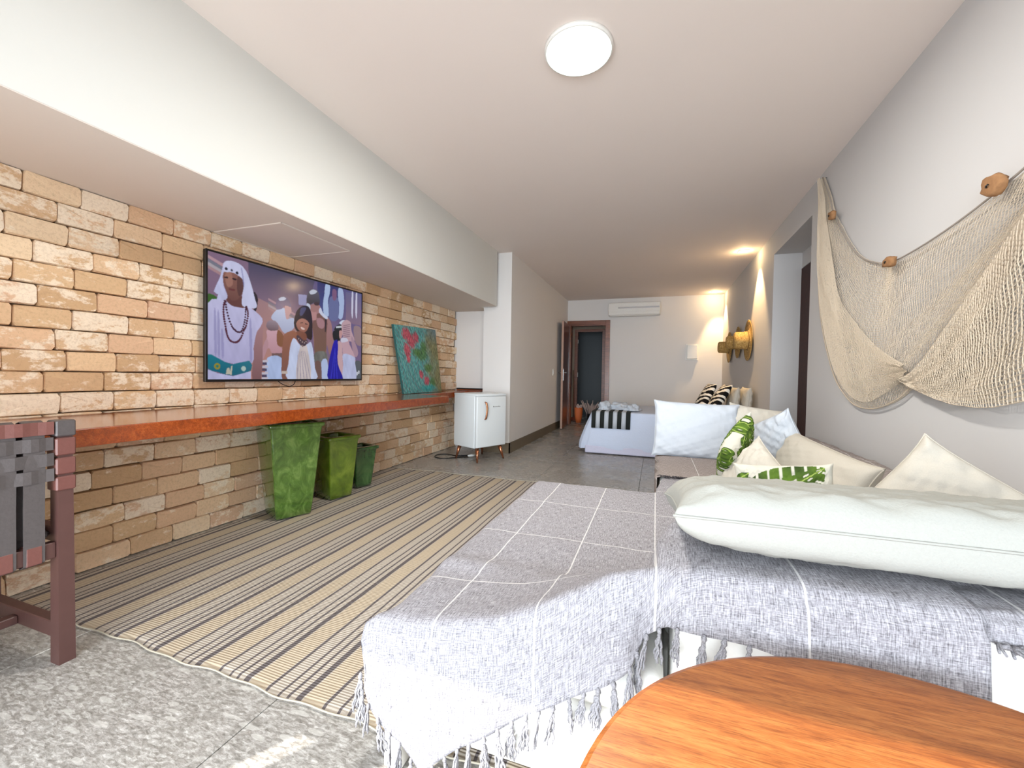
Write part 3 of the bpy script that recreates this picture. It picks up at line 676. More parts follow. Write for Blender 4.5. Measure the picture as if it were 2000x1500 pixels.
# ------------------------------------------------------------------ green planters
def planter(front, right, hgt, top, mat, label):
    """front/right: floor corners nearest the camera; tapered square vase"""
    f = Vector((*front, 0)); r = Vector((*right, 0)); e = (r-f); s = e.length; e.normalize(); n = Vector((-e.y, e.x, 0))
    c = f+e*s/2+n*s/2; rz = math.atan2(e.y, e.x)
    t = empty('tall_planter', (c.x, c.y, .011), label, 'planter', 'green glazed planters under the counter', rz)
    def ring(h, z, rr):
        out = []
        for sx, sy in ((-1, -1), (1, -1), (1, 1), (-1, 1)):
            for k in range(5):
                a = math.atan2(sy, sx)-math.pi/4+k*math.pi/8
                out.append((sx*(h-rr)+rr*math.cos(a), sy*(h-rr)+rr*math.sin(a), z))
        return out
    b, tp = s/2, top/2; R = []
    R.append(ring(b-.02, .0, .01)); R.append(ring(b, .008, .014))
    for k in range(1, 9): R.append(ring(b+(tp-b)*(k/9)**.95, hgt*k/9, .014+.0*k))
    R.append(ring(tp, hgt-.03, .014))
    bodyR = len(R)
    V = [v for rg in R for v in rg]; n_ = 20; F = [tuple(range(n_))[::-1]]
    for i in range(bodyR-1):
        for k in range(n_): k2 = (k+1) % n_; F.append((i*n_+k, i*n_+k2, (i+1)*n_+k2, (i+1)*n_+k))
    link('body', mesh(V, F), mat, t, smooth=True)
    R = [ring(tp, hgt-.03, .014), ring(tp+.012, hgt-.026, .016), ring(tp+.014, hgt-.004, .016), ring(tp+.006, hgt, .016), ring(tp-.022, hgt, .012), ring(tp-.026, hgt-.01, .012), ring(tp-.03, hgt-.2, .012), ring(b*.6, .1, .01)]
    V = [v for rg in R for v in rg]; F = [tuple((len(R)-1)*n_+k for k in range(n_))]
    for i in range(len(R)-1):
        for k in range(n_): k2 = (k+1) % n_; F.append((i*n_+k, i*n_+k2, (i+1)*n_+k2, (i+1)*n_+k))
    link('rim', mesh(V, F), mat, t, smooth=True)
planter((-2.385, 2.09), (-2.292, 2.30), .655, .335, GREEN1, 'largest of three green glazed square planters, mottled bright green')
planter((-2.378, 2.575), (-2.335, 2.765), .50, .27, GREEN2, 'middle-sized olive green glazed planter between its two siblings')
planter((-2.43, 2.93), (-2.385, 3.075), .36, .22, GREEN3, 'smallest and darkest green glazed planter, nearest the fridge')

# ------------------------------------------------------------------ rug
nu, nv = 120, 160
u, v = np.meshgrid(np.linspace(0, 1, nu), np.linspace(0, 1, nv))
x = -2.64+u*2.46; y = .972+v*2.80
y = y+np.where(v < .5, (1-sm(0, .12, v)), 0)*(.005*np.sin(x*13)+.004*np.sin(x*31+1)+.02*(x+.7)*0)+ (1-sm(0, .1, 1-v))*.012*np.sin(x*11)
x = x+(1-sm(0, .1, u))*.008*np.sin(y*9)
z = .0075+.0025*np.sin(x*13)*(1-sm(0, .10, v))+.001*np.sin(y*6+x*3)
z = np.where((v == 0) | (v == 1) | (u == 0) | (u == 1), .001, z)
rug = tag(link('rug', grid_mesh(np.stack([x, y, z], -1), np.stack([x, y], -1)), RUG, smooth=True), 'flat-woven beige and dark-striped rug between the counter and the sofa', 'rug')
CREAM = simple('cream_rug_edge', (180, 172, 154), .9)
for row in (0, -1):
    tube('edge_binding', np.stack([x[row], y[row]+(-.004 if row == 0 else .004), np.full(nu, .007)], -1), .0028, CREAM, rug, 6)

# ------------------------------------------------------------------ leather-strap chair
chx, chy = -1.93, .835
ch_ = empty('leather_strap_chair', (-2.19, .55, 0), 'dark wooden chair with woven grey and red leather straps, tucked at the counter', 'chair')
def cbox(name, b, mat, bev=.003, par=None):
    return loc_to(ch_, box(name, b, mat, ch_, bev)) if par is None else None
yl = chy-.56   # other side of the chair
for yy in (chy, yl):
    bm = bmesh.new()
    vs = [(-1.945-.015, .0), (-1.905-.01, 0), (-1.915, .83), (-1.95, .83)]
    me = mesh([(-1.955, yy-.022, 0), (-1.905, yy-.022, 0), (-1.905, yy+.022, 0), (-1.955, yy+.022, 0),
               (-1.955, yy-.018, .835), (-1.912, yy-.018, .835), (-1.912, yy+.020, .835), (-1.955, yy+.020, .835)],
              [(3, 2, 1, 0), (4, 5, 6, 7), (0, 1, 5, 4), (1, 2, 6, 5), (2, 3, 7, 6), (3, 0, 4, 7)])
    loc_to(ch_, link('back_leg', me, CHAIRW, ch_))
    cbox('front_leg', (-2.47, -2.41, yy-.03, yy+.03, 0, .44), CHAIRW)
    cbox('side_stretcher', (-2.41, -1.955, yy-.018, yy+.018, .085, .14), CHAIRW)
    cbox('seat_rail', (-2.41, -1.955, yy-.018, yy+.018, .42, .47), CHAIRW)
cbox('back_rail', (-1.948, -1.925, yl+.02, chy-.02, .79, .83), CHAIRW)
cbox('lower_rail', (-1.950, -1.920, yl+.02, chy-.02, .37, .425), CHAIRW)
cbox('stretcher', (-2.2, -2.165, yl+.018, chy-.018, .088, .118), CHAIRW)
cbox('seat', (-2.46, -1.955, yl+.02, chy-.02, .435, .46), LEATHG, .008)
# vertical grey straps looped over both rails, horizontal straps woven through
sy = chy-.050
for wds in ((.050, .016), (.115, .016), (.115, .016), (.115, .016), (.050, .0)):
    y1 = sy; y0 = sy-wds[0]; sy = y0-wds[1]
    V = []; prof = [(-1.917, .372), (-1.9165, .45), (-1.916, .55), (-1.913, .64), (-1.910, .70), (-1.913, .76), (-1.916, .834), (-1.935, .840), (-1.952, .834), (-1.955, .6), (-1.955, .42), (-1.952, .366), (-1.935, .362)]
    n_ = len(prof); V = [(p, y0, q) for p, q in prof]+[(p, y1, q) for p, q in prof]
    me = mesh(V, [(k, (k+1) % n_, n_+(k+1) % n_, n_+k) for k in range(n_)])
    o = loc_to(ch_, link('vertical_strap', me, LEATHG, ch_)); md = o.modifiers.new('s', 'SOLIDIFY'); md.thickness = .003
    cbox('rail_wrap', (-1.955, -1.913, y0+.004, y1-.004, .366, .43), LEATHR, .004)
for z0, z1, m_ in ((.795, .838, LEATHR), (.742, .785, LEATHG), (.690, .732, LEATHG), (.638, .680, LEATHG)):
    prof = []; nn = 28
    for k in range(nn+1):
        yy = yl+.02+(chy-.03-yl-.02)*k/nn; prof.append((-1.9065+.003*math.sin(k*1.57+z0*50), yy))
    V = [(p, q, z0) for p, q in prof]+[(p, q, z1) for p, q in prof]
    me = mesh(V, [(k, k+1, nn+1+k+1, nn+1+k) for k in range(nn)])
    o = loc_to(ch_, link('woven_strap', me, m_, ch_)); md = o.modifiers.new('s', 'SOLIDIFY'); md.thickness = .003
for z0, z1, m_ in ((.785, .84, LEATHG), (.72, .78, LEATHR), (.655, .712, LEATHR), (.60, .648, LEATHR)):
    for yy in (chy, yl): cbox('post_wrap', (-1.960, -1.903, yy-.026, yy+.026, z0, z1), m_, .004)

# ------------------------------------------------------------------ round wooden table (foreground)
tb = empty('round_table', (.325, .39, 0), 'round honey-brown wooden table in the foreground before the sofa', 'table')
RT = .409
prof = [(.001, .535), (RT-.02, .535), (RT-.004, .540), (RT, .548), (RT, .560), (RT-.003, .567), (RT-.010, .570), (.001, .570)]
link('tabletop', lathe(prof, 96), TABLEW, tb)
link('pedestal', lathe([(.001, .03), (.05, .03), (.045, .1), (.035, .3), (.05, .5), (.09, .534), (.001, .534)], 32), TABLEW, tb, smooth=True)
link('base', lathe([(.001, 0), (.20, 0), (.205, .01), (.19, .028), (.06, .04), (.001, .04)], 48), TABLEW, tb, smooth=True)

# ------------------------------------------------------------------ sofa
sf = empty('sofa', (.25, 2.2, 0), 'large white L-shaped sofa with chaise under grey throws', 'sofa')
def sbox(name, b, bev=.02, seg=3, m=SLIP): return loc_to(sf, box(name, b, m, sf, bev, seg, True))
sbox('chaise_base', (-.64, .03, .885, 2.27, .12, .30), .02)
sbox('chaise_cushion', (-.645, .03, .885, 2.27, .30, .405), .035)
sbox('seat_base', (.035, 1.10, 1.16, 3.55, .08, .30), .02)
sbox('seat_cushion', (.035, .98, 1.20, 2.40, .30, .405), .03)
sbox('seat_cushion', (.035, .98, 2.405, 3.55, .30, .405), .03)
sbox('arm', (.045, 1.11, .875, 1.155, .06, .628), .03)
sbox('backrest', (.985, 1.145, 1.16, 3.66, .10, .565), .03)
for a, b in ((-.645, .89), (-.645, 2.20), (-.04, .89)):
    sbox('leg', (a, a+.05, b, b+.05, .012 if b > 1 else 0, .118), .003, 1)
for a, b in ((.06, .9), (1.02, .9), (.06, 3.45), (1.05, 3.45)):
    sbox('leg', (a, a+.05, b, b+.05, 0, .082), .003, 1)

def cloth(name, P, uv, mat, label, cat='throw', group=None, th=.004):
    o = tag(link(name, grid_mesh(P, uv), mat, smooth=True), label, cat, group)
    md = o.modifiers.new('thickness', 'SOLIDIFY'); md.thickness = th; md.offset = 0
    return o
# throw A: over chaise, seat front and arm, hanging on the near side
nx, ny = 150, 190
xs = np.linspace(-.70, .50, nx)
hemx = [-.70, -.655, -.60, -.505, -.41, -.285, -.171, -.087, -.037, -.01, .03, .12, .25, .36, .50]
hemz = [.29, .205, .135, .075, .160, .243, .325, .385, .43, .495, .538, .536, .532, .534, .528]
zr = lambda x: np.interp(x, [-.70, -.65, -.47, -.33, -.25, -.14, -.08, .03, .10, .5], [.372, .408, .428, .462, .497, .560, .600, .640, .652, .655])
P = np.zeros((ny, nx, 3)); UV = np.zeros((ny, nx, 2)); hem_pts = []
for j, x0 in enumerate(xs):
    r = float(zr(x0)); h = float(np.interp(x0, hemx, hemz))
    right = float(sm(-.03, .06, np.array(x0))); left = float(1-sm(-.70, -.60, np.array(x0)))
    yn = .852+.02*(1-right)*float(sm(-.6, -.2, np.array(x0)))+.0*right
    fold = .010*math.sin(x0*19)+.006*math.sin(x0*43+1)
    crease = -.028*math.exp(-((x0+.012)/.022)**2)
    yfar = 2.30+.38*float(sm(.0, .07, np.array(x0)))
    key = [(yn-.012+fold*.8-.5*crease, h), (yn-.008+fold*.6-.4*crease, h+(r-h)*.33), (yn-.006+fold*.3-.2*crease, h+(r-h)*.66), (yn+.004, r-.028), (yn+.03, r-.003)]
    armw = .20+.06*right
    key += [(yn+.03+armw*.55, r+(.0 if right > .5 else -(r-.41)*.25)), (yn+armw+.06, r*right*1+(1-right)*(r*.5+.41*.5)-.01*right), (yn+armw+.14, .425+.02*right), (yn+armw+.22, .415)]
    for q in np.linspace(yn+armw+.40, yfar-.06, 6): key.append((q, .4155))
    key.append((yfar-.02, .413)); key.append((yfar+.006, .395-.0*right) if right < .5 else (yfar, .4125)); 
    key.append((yfar+.012, .33) if right < .5 else (yfar+.012, .412))
    k = np.array([(0, a, b) for a, b in key]); sp = bez(k, 600)
    seg = np.r_[0, np.cumsum(np.linalg.norm(np.diff(sp, axis=0), axis=1))]
    s_ = np.linspace(0, seg[-1], ny); yy = np.interp(s_, seg, sp[:, 1]); zz = np.interp(s_, seg, sp[:, 2])
    # side drop at the left
    dz = -left**1.5*.12; xx = x0
    if left > 0: xx = -.60-(.60-.50)*0-min(-.60-x0, .075)*1.0
    P[:, j, 0] = xx; P[:, j, 1] = yy; P[:, j, 2] = zz+dz*sm(.865, .96, yy)
    y_arc = s_-np.interp(1.285, yy[::1], s_)   # so the cross lines fall where they do
    UV[:, j, 0] = x0; UV[:, j, 1] = y_arc+1.285
    hem_pts.append((xx, yy[0], zz[0]))
P[..., 2] += .0025*vnoise(P[..., 0]*6, P[..., 1]*6, 1, 3); P[..., 1] += .003*vnoise(P[..., 0]*8, P[..., 2]*8, 1, 5)*(P[..., 1] < 1.0)
P[..., 0] += .012*np.sin(P[..., 2]*26+1)*sm(-.55, -.70, P[..., 0])
tA = cloth('throw', P, UV, THROW, 'pale grey woven throw with white check lines, draped over the chaise and sofa arm')
# tassels
def tassel_mesh(seed, L_=.075):
    r = random.Random(seed); lst = [([(0, 0, .004), (0, 0, -.006), (0, 0, -.014)], [.0035, .0065, .003])]
    for k in range(9):
        a = 2*math.pi*k/9+r.random(); sp = r.uniform(.004, .015); l = L_*r.uniform(.75, 1.1); ph = r.random()*6
        pts = [(math.cos(a)*sp*(t**.6)+.0022*math.sin(t*16+ph), math.sin(a)*sp*(t**.6)*.6+.0015*math.cos(t*13+ph), -.012-l*t) for t in np.linspace(0, 1, 9)]
        lst.append((pts, [.0025]*8+[.0014]))
    return tubes_mesh(lst, 5)
TM = [tassel_mesh(k) for k in range(5)]
for m_ in TM: m_.materials.append(TASSEL); m_.polygons.foreach_set('use_smooth', [True]*len(m_.polygons))
hem_pts = np.array(hem_pts); arc = np.r_[0, np.cumsum(np.linalg.norm(np.diff(hem_pts, axis=0), axis=1))]
n_t = 38
for k in range(n_t):
    s_ = arc[-1]*(k+.5)/n_t+random.uniform(-.004, .004)
    p = [np.interp(s_, arc, hem_pts[:, i]) for i in range(3)]
    o = bpy.data.objects.new('tassel', TM[k % 5]); COL.objects.link(o); o.parent = tA; o.location = (p[0], p[1]-.002, p[2])
    o.rotation_euler = (random.uniform(-.1, .15), random.uniform(-.22, .22), random.uniform(0, 6)); sc_ = random.uniform(.8, 1.1)
    if p[0] > .36: sc_ *= .3
    o.scale = (sc_,)*3
# throw B: over the far seat
def slab_cloth(x0, x1, y0, y1, z, ldrop, fdrop, mat, label, nx=60, ny=60, seed=1, name='throw', uvo=(0, 0)):
    us = np.linspace(-ldrop, x1-x0, nx); vs = np.linspace(0, y1-y0+fdrop, ny); U, V_ = np.meshgrid(us, vs)
    X = np.where(U < 0, x0-.012, x0+U); Z = z+np.where(U < 0, U, 0.); Y = y0+np.minimum(V_, y1-y0); Z = Z-np.maximum(V_-(y1-y0), 0)
    e = sm(.03, 0, np.abs(U)); Z = Z-.006*e; X = X-np.where(U < 0, .01*np.sin(V_*21), 0)
    Z = Z+.002*vnoise(X*7, Y*7, 1, seed)
    return cloth(name, np.stack([X, Y, Z], -1), np.stack([U+uvo[0], V_+uvo[1]], -1), mat, label)
tB = slab_cloth(.03, .97, 2.655, 3.56, .424, .20, .12, THROWB, 'grey-brown woven throw on the far seat, knotted fringe lying flat', seed=4, uvo=(.03, .2))
def knots(par, pts, mat, seed, n):
    r = random.Random(seed)
    pts = np.array(pts, float)
    for k in range(n):
        t_ = (k+.5)/n; p = pts[0]*(1-t_)+pts[1]*t_; lst = []
        for q in range(4):
            a = r.uniform(0, 6.28); L_ = r.uniform(.012, .03)
            lst.append((bez([(0, 0, 0), (math.cos(a)*L_*.5, math.sin(a)*L_*.5-.004, .006), (math.cos(a+.8)*L_, math.sin(a+.8)*L_-.008, .001)], 7), .0022))
        lst.append(([(-.006, 0, .001), (0, 0, .004), (.006, 0, .001)], .004))
        o = link('knot', tubes_mesh(lst, 5), mat, par, smooth=True); o.location = tuple(p)
DARKY = simple('dark_grey_yarn', (84, 78, 80), .95, .4, 300, .3)
knots(tB, [(.03, 2.640, .426), (.55, 2.640, .426)], DARKY, 3, 22)
# throw C: over the backrest along the wall
nx, ny = 26, 90
V_ = np.linspace(1.25, 3.74, ny)[:, None]*np.ones((1, nx)); a = np.linspace(0, 1, nx)[None]*np.ones((ny, 1))
kx = np.array([.972, .972, .976, .995, 1.04, 1.10, 1.135, 1.152, 1.156, 1.156]); kz = np.array([.38, .46, .535, .57, .577, .577, .572, .55, .46, .36])
tt = np.linspace(0, 1, 10); X = np.interp(a, tt, kx)+.006*vnoise(V_*4, a*2, 1, 2); X = np.minimum(X, 1.163); Z = np.interp(a, tt, kz)+.006*vnoise(V_*5, a*3, 1.3, 7)*(a > .3)+.006
cloth('throw', np.stack([X, V_, Z], -1), np.stack([a*.5, V_], -1), THROWB, 'grey-brown woven throw over the sofa backrest along the white wall')
# throw D: over the arm at the right
nx, ny = 50, 60
xs = np.linspace(.505, 1.12, nx)[None]*np.ones((ny, 1)); a = np.linspace(0, 1, ny)[:, None]*np.ones((1, nx))
tt = [0, .12, .22, .8, .9, 1]; Y = np.interp(a, tt, [.866, .868, .885, 1.12, 1.163, 1.168]); Z = np.interp(a, tt, [.610, .636, .650, .650, .636, .52])+.002*vnoise(xs*9, a*8, 1, 1)
Z = Z-.03*(xs-.505)*(a < .2)
tD = cloth('throw', np.stack([xs, Y, Z], -1), np.stack([xs*.9, a*.45], -1), THROW, 'end of a pale grey throw with tangled fringe at the right of the sofa arm')
knots(tD, [(.53, .858, .600), (.85, .858, .588)], TASSEL, 9, 14)
knots(tD, [(.52, .856, .606), (.60, .856, .602)], TASSEL, 11, 7)

# ------------------------------------------------------------------ cushions
def pillow_mesh(w_, h_, t_, seed=0, n=46, pinch=.07, wr=.006, power=2.2, flatb=0, te=.42):
    """closed cushion in local x (width), y (height), z (thickness); uv in metres"""
    g = np.linspace(-1, 1, n); U, V_ = np.meshgrid(np.sin(g*math.pi/2)*.5+g*.5, np.sin(g*math.pi/2)*.5+g*.5)
    px = U*(1-pinch*(1-V_**2)*0-pinch*(np.abs(U)**4)*(1-V_**4)); py = V_*(1-pinch*(np.abs(V_)**4)*(1-U**4))
    T = (np.clip(1-np.abs(U)**power, 0, 1)*np.clip(1-np.abs(V_)**power, 0, 1))**te
    rad = np.maximum(np.abs(U), np.abs(V_))
    wrk = wr*(vnoise(U*5+V_*3, V_*4, 1.2, seed)*.8+vnoise(U*11, V_*9, 1.1, seed+3)*.5)*sm(1.0, .8, rad)
    gather = wr*.9*np.sin((U*17)*(1.0)+seed)*sm(.55, .95, np.abs(V_))*sm(1.0, .93, np.abs(V_))+wr*.9*np.sin(V_*13+seed*2)*sm(.55, .95, np.abs(U))*sm(1.0, .93, np.abs(U))
    zt = t_/2*T+wrk+gather; zb = -t_/2*T*(1-flatb)+wrk*.6
    top = np.stack([px*w_/2, py*h_/2, zt], -1); bot = np.stack([px*w_/2, py*h_/2, zb], -1)
    edge = rad >= .9999; bot[edge] = top[edge] = np.stack([px*w_/2, py*h_/2, 0*px], -1)[edge]
    uv = np.stack([(U+1)/2*w_, (V_+1)/2*h_], -1)
    V = np.vstack([top.reshape(-1, 3), bot.reshape(-1, 3)]); N_ = n*n; F = []
    for i in range(n-1):
        for j in range(n-1):
            a_ = i*n+j; F.append((a_, a_+1, a_+n+1, a_+n)); F.append((N_+a_, N_+a_+n, N_+a_+n+1, N_+a_+1))
    bm = bmesh.new(); ul = bm.loops.layers.uv.new('UVMap'); cl = bm.verts.layers.float_vector.new('par')
    vs = [bm.verts.new(v) for v in V]; uvf = np.vstack([uv.reshape(-1, 2)]*2)
    for k_, f in enumerate(F):
        fc = bm.faces.new([vs[q] for q in f]); fc.smooth = True
        for lp, q in zip(fc.loops, f): lp[ul].uv = uvf[q]
    parv = np.vstack([np.stack([U, V_, np.ones_like(U)], -1).reshape(-1, 3), np.stack([U, V_, -np.ones_like(U)], -1).reshape(-1, 3)])
    for q, v in enumerate(vs): v[cl] = parv[q]
    bmesh.ops.remove_doubles(bm, verts=bm.verts[:], dist=1e-6)
    par = np.array([tuple(v[cl]) for v in bm.verts])
    me = bpy.data.meshes.new('cushion'); bm.to_mesh(me); bm.free(); me['n'] = n
    perim = [(px[0, j]*w_/2, py[0, j]*h_/2, 0) for j in range(n)]+[(px[i, -1]*w_/2, py[i, -1]*h_/2, 0) for i in range(1, n)]+[(px[-1, j]*w_/2, py[-1, j]*h_/2, 0) for j in range(n-2, -1, -1)]+[(px[i, 0]*w_/2, py[i, 0]*h_/2, 0) for i in range(n-2, 0, -1)]
    return me, par, perim
def orient(o, c, X, Y):
    X = Vector(X).normalized(); Y = Vector(Y); Z = X.cross(Y).normalized(); Y = Z.cross(X).normalized()
    m = Matrix((X, Y, Z)).transposed().to_4x4(); m.translation = c; o.matrix_world = m
def cushion(name, c, X, Y, size, mat, label, cat='cushion', group=None, seed=0, piping=True, colfn=None, **kw):
    me, par, perim = pillow_mesh(*size, seed=seed, **kw)
    o = tag(link(name, me, mat), label, cat, group); orient(o, c, X, Y)
    if colfn is not None: set_col(me, colfn(par))
    if piping:
        tube('seam', perim+perim[:2], .0028, mat, o, 5)
    return o
cushion('long_cushion', (.485, 1.075, .718), (1, .02, .0), (-.02, 1, -.16), (.90, .40, .135), CANVASW, 'long cream canvas cushion lying on the near sofa arm', seed=2, n=90, wr=.0045, pinch=.035, power=6, te=.33)
cushion('pillow', (.285, 3.40, .625), (1, .03, -.03), (.03, .22, .97), (.60, .43, .13), COTTON, 'plain white pillow standing upright at the far end of the sofa', 'pillow', seed=5, pinch=.06, wr=.006)
cushion('pillow', (.68, 3.42, .625), (.95, -.25, -.12), (.1, .25, .95), (.38, .40, .14), LINEN, 'off-white pillow in the sofa corner partly behind the green leaf cushion', 'pillow', seed=8)
cushion('pillow', (.71, 2.98, .60), (.50, -.72, .42), (-.35, .3, .9), (.40, .36, .13), COTTON, 'shiny white pillow with a raised corner in front of the brown door jamb', 'pillow', seed=9, wr=.009)
cushion('back_cushion', (.735, 2.42, .525), (.02, -1, -.02), (.38, .02, .90), (1.0, .38, .16), LINEN, 'wide beige back cushion leaning on the backrest along the wall', seed=12, power=3, wr=.004)
cushion('linen_cushion', (.48, 2.38, .50), (.22, -.85, -.40), (.50, -.12, .80), (.40, .33, .12), LINEN, 'small beige cushion leaning on the wide back cushion by the leaf print', seed=14)
cushion('corner_cushion', (.87, 1.64, .56), (.62, -.40, -.48), (.40, .0, .75), (.44, .42, .15), LINEN, 'beige cushion with raised corner by the fishing net wall, nearest the right edge', seed=17, wr=.006)

# leaf print painted per vertex
def leaf_colors(par, leaves):
    x, y, side = par[:, 0], par[:, 1], par[:, 2]
    c = np.ones((len(x), 3))*lin((196, 193, 180))
    for (lx, ly, ang_, ln, wd_, kind) in leaves:
        dx, dy = x-lx, y-ly; a = math.radians(ang_); u_ = dx*math.cos(a)+dy*math.sin(a); v_ = -dx*math.sin(a)+dy*math.cos(a)
        t_ = u_/ln; half = wd_*np.clip(np.sin(np.clip(t_, 0, 1)**.75*math.pi), 0, 1)**.7
        ins = (t_ > 0) & (t_ < 1) & (np.abs(v_) < half)
        if kind == 'm':   # split leaf: slots cut between the ribs, small holes by the midrib
            ph = (u_-np.abs(v_)*.75)/ln*6.5; slot = (np.abs(ph-np.round(ph)) < .11) & (np.abs(v_) > half*.42)
            hole = (np.abs(ph-np.round(ph)) < .2) & (np.abs(v_) > half*.10) & (np.abs(v_) < half*.2)
            ins = ins & ~slot & ~hole
        g = np.clip(.5+.5*np.sin(u_/ln*14)+.2, 0, 1)[:, None]*.6+np.clip(1-np.abs(v_)/(half+1e-6), 0, 1)[:, None]*.4
        col = lin((30, 50, 20))*(1-g)+lin((90, 120, 34))*g
        mid = np.abs(v_) < .012; col[mid] = lin((150, 170, 84))
        c[ins] = col[ins]
    return c
def fan(x, y, a0, a1, n, ln, wd_): return [(x, y, a0+(a1-a0)*k/(n-1), ln*(1-.25*abs(2*k/(n-1)-1)), wd_, 'p') for k in range(n)]
lv1 = []
for gx_ in range(4):
    for gy_ in range(3):
        a_ = 37*(gx_*3+gy_)+20*gx_
        lv1 += fan(-.9+.58*gx_+(.25 if gy_ % 2 else 0), -.8+.75*gy_, a_, a_+190, 6, .52, .115)
lv1 += [(.25, .75, -110, 1.25, .40, 'm'), (-.95, .5, -60, .9, .24, 'm')]
lv2 = fan(-.98, .55, -60, 30, 4, .5, .11)+fan(.1, -.6, -30, 60, 4, .8, .12)+[(-.75, -.25, 36, 1.95, .62, 'm')]
def zfix(o): return o
cushion('leaf_cushion', (.44, 2.66, .615), (.35, .6, .40), (.25, .10, .8), (.40, .27, .13), LEAFP, 'green monstera-leaf print cushion standing beside the white upright pillow', group='leaf print cushions', seed=21, n=180, wr=.004, colfn=lambda p: leaf_colors(p, lv1), piping=False)
cushion('leaf_cushion', (.485, 1.86, .525), (.80, -.2, .10), (.16, .25, .94), (.34, .34, .11), LEAFP, 'green leaf-print cushion peeking over the long cream cushion', group='leaf print cushions', seed=23, n=130, wr=.004, colfn=lambda p: leaf_colors(p, lv2), piping=False)

# ------------------------------------------------------------------ bed
bd = empty('bed', (.1, 6.3, 0), 'bed under a pale white bedspread, head against the right wall', 'bed')
bx0, bx1, by0, by1, bz = -.80, 1.13, 5.52, 7.12, .555
loc_to(bd, box('base', (-.82, 1.13, 5.55, 7.08, .05, .30), BLACKF, bd, .01))
loc_to(bd, box('mattress', (-.79, 1.12, 5.55, 7.08, .30, .535), COTTON, bd, .04, 3, True))
lv = [(-.35, .0), (-.05, .0), (-.012, -.003), (0.004, -.014), (.012, -.04), (.03, -.12), (.05, -.22), (.065, -.32), (.075, -.40), (.07, -.46), (.06, -.485)]
n_ = 200; rings = []; uvr = []
def rrect(off, rr, n_):
    x0, x1, y0, y1 = bx0-off, bx1, by0-off*.55, by1+off
    per = [(x0+rr, y0), (x1, y0), (x1, y1), (x0+rr, y1), (x0, y1-rr), (x0, y0+rr)]
    cyc = per+[per[0]]; pts = []
    segs = []
    path = []
    path += [(x1-(x1-x0-rr)*t_, y0) for t_ in np.linspace(0, 1, 70)]
    path += [(x0+rr-rr*math.sin(t_), y0+rr-rr*math.cos(t_)) for t_ in np.linspace(0, math.pi/2, 20)[1:]]
    path += [(x0, y0+rr+(y1-y0-2*rr)*t_) for t_ in np.linspace(0, 1, 50)[1:]]
    path += [(x0+rr-rr*math.cos(t_), y1-rr+rr*math.sin(t_)) for t_ in np.linspace(0, math.pi/2, 20)[1:]]
    path += [(x0+rr+(x1-x0-rr)*t_, y1) for t_ in np.linspace(0, 1, 60)[1:]]
    return np.array(path)
base_path = None
for i, (off, dz) in enumerate(lv):
    pth = rrect(off, .10+max(off, 0), n_); k = np.arange(len(pth)); amp = max(0, -dz)*.05
    corner = np.exp(-((k-80)/16.)**2)+np.exp(-((k-148)/16.)**2)
    outx = corner*max(0, -dz)*.22; cxm = (bx0+bx1)/2; cym = (by0+by1)/2
    dirx = np.where(pth[:, 0] < bx0+.12, -1, 0.); X = pth[:, 0]+dirx*(outx+amp*np.sin(k*.9)*.8); Y = pth[:, 1]+np.where(pth[:, 1] < by0+.12, -1, np.where(pth[:, 1] > by1-.12, 1, 0))*amp*.35*np.sin(k*.33)
    zz = np.full(len(pth), bz+dz)+(.02*np.sin(k*.21)*(-dz > .4))
    rings.append(np.stack([X, Y, zz], -1))
G = np.array(rings)
cen = G[0].copy(); cen[:, 0] = (G[0][:, 0]*.0+(.2)); cen[:, 1] = 6.3; G = np.vstack([cen[None], G])
loc_to(bd, link('bedspread', grid_mesh(G, G[..., :2]), SHEET, bd, smooth=True))
loc_to(bd, box('bed_skirt', (-.87, 1.12, 5.482, 7.1, .012, .11), simple('lilac_white_sheet', (206, 206, 226), .9), bd, .01))
rn = []
ys = np.array([5.475, 5.478, 5.484, 5.500, 5.53, 5.6, 6.0, 6.6, 7.0, 7.14, 7.19, 7.2]); zs = np.array([.345, .45, .53, .556, .562, .562, .562, .562, .562, .556, .50, .36])
rt_ = empty('bed_runner', (-.55, 6.3, .56), 'black and white striped runner across the foot of the bed', 'runner')
for k in range(9):
    x0 = -.790+k*.0545; x1 = x0+.0545
    V = [(x0+.012*(z_-.34), y_-.0, z_) for y_, z_ in zip(ys, zs)]+[(x1+.012*(z_-.34), y_, z_) for y_, z_ in zip(ys, zs)]
    m_ = len(ys); me = mesh(V, [(q, m_+q, m_+q+1, q+1) for q in range(m_-1)])
    o = loc_to(rt_, link('stripe', me, BLACKF if k % 2 == 0 else COTTON, rt_, smooth=True)); md = o.modifiers.new('s', 'SOLIDIFY'); md.thickness = .004; md.offset = 1
def crumple(name, c, size, seed, label, group):
    bm = bmesh.new(); bmesh.ops.create_icosphere(bm, subdivisions=4, radius=1)
    for v in bm.verts:
        p = v.co.copy(); n1 = mnoise.noise(p*1.6+Vector((seed, 0, 0))); n2 = abs(mnoise.noise(p*3.4+Vector((0, seed, 0)))); 
        v.co = p*(1+.55*n1-.5*n2+.2); v.co.z = max(v.co.z, -.3)
        v.co = Vector((v.co.x*size[0], v.co.y*size[1], (v.co.z+.3)*size[2]))
    o = tag(link(name, bm_mesh(bm), COTTON, smooth=True, loc=c), label, 'towel', group); return o
crumple('folded_towel', (-.66, 5.78, .569), (.085, .09, .075), 3.1, 'white towel peak folded on the striped runner, nearest the foot end', 'folded towels on the bed')
crumple('folded_towel', (-.47, 5.9, .569), (.15, .12, .065), 7.7, 'loosely bunched white towel in the middle of the striped runner', 'folded towels on the bed')
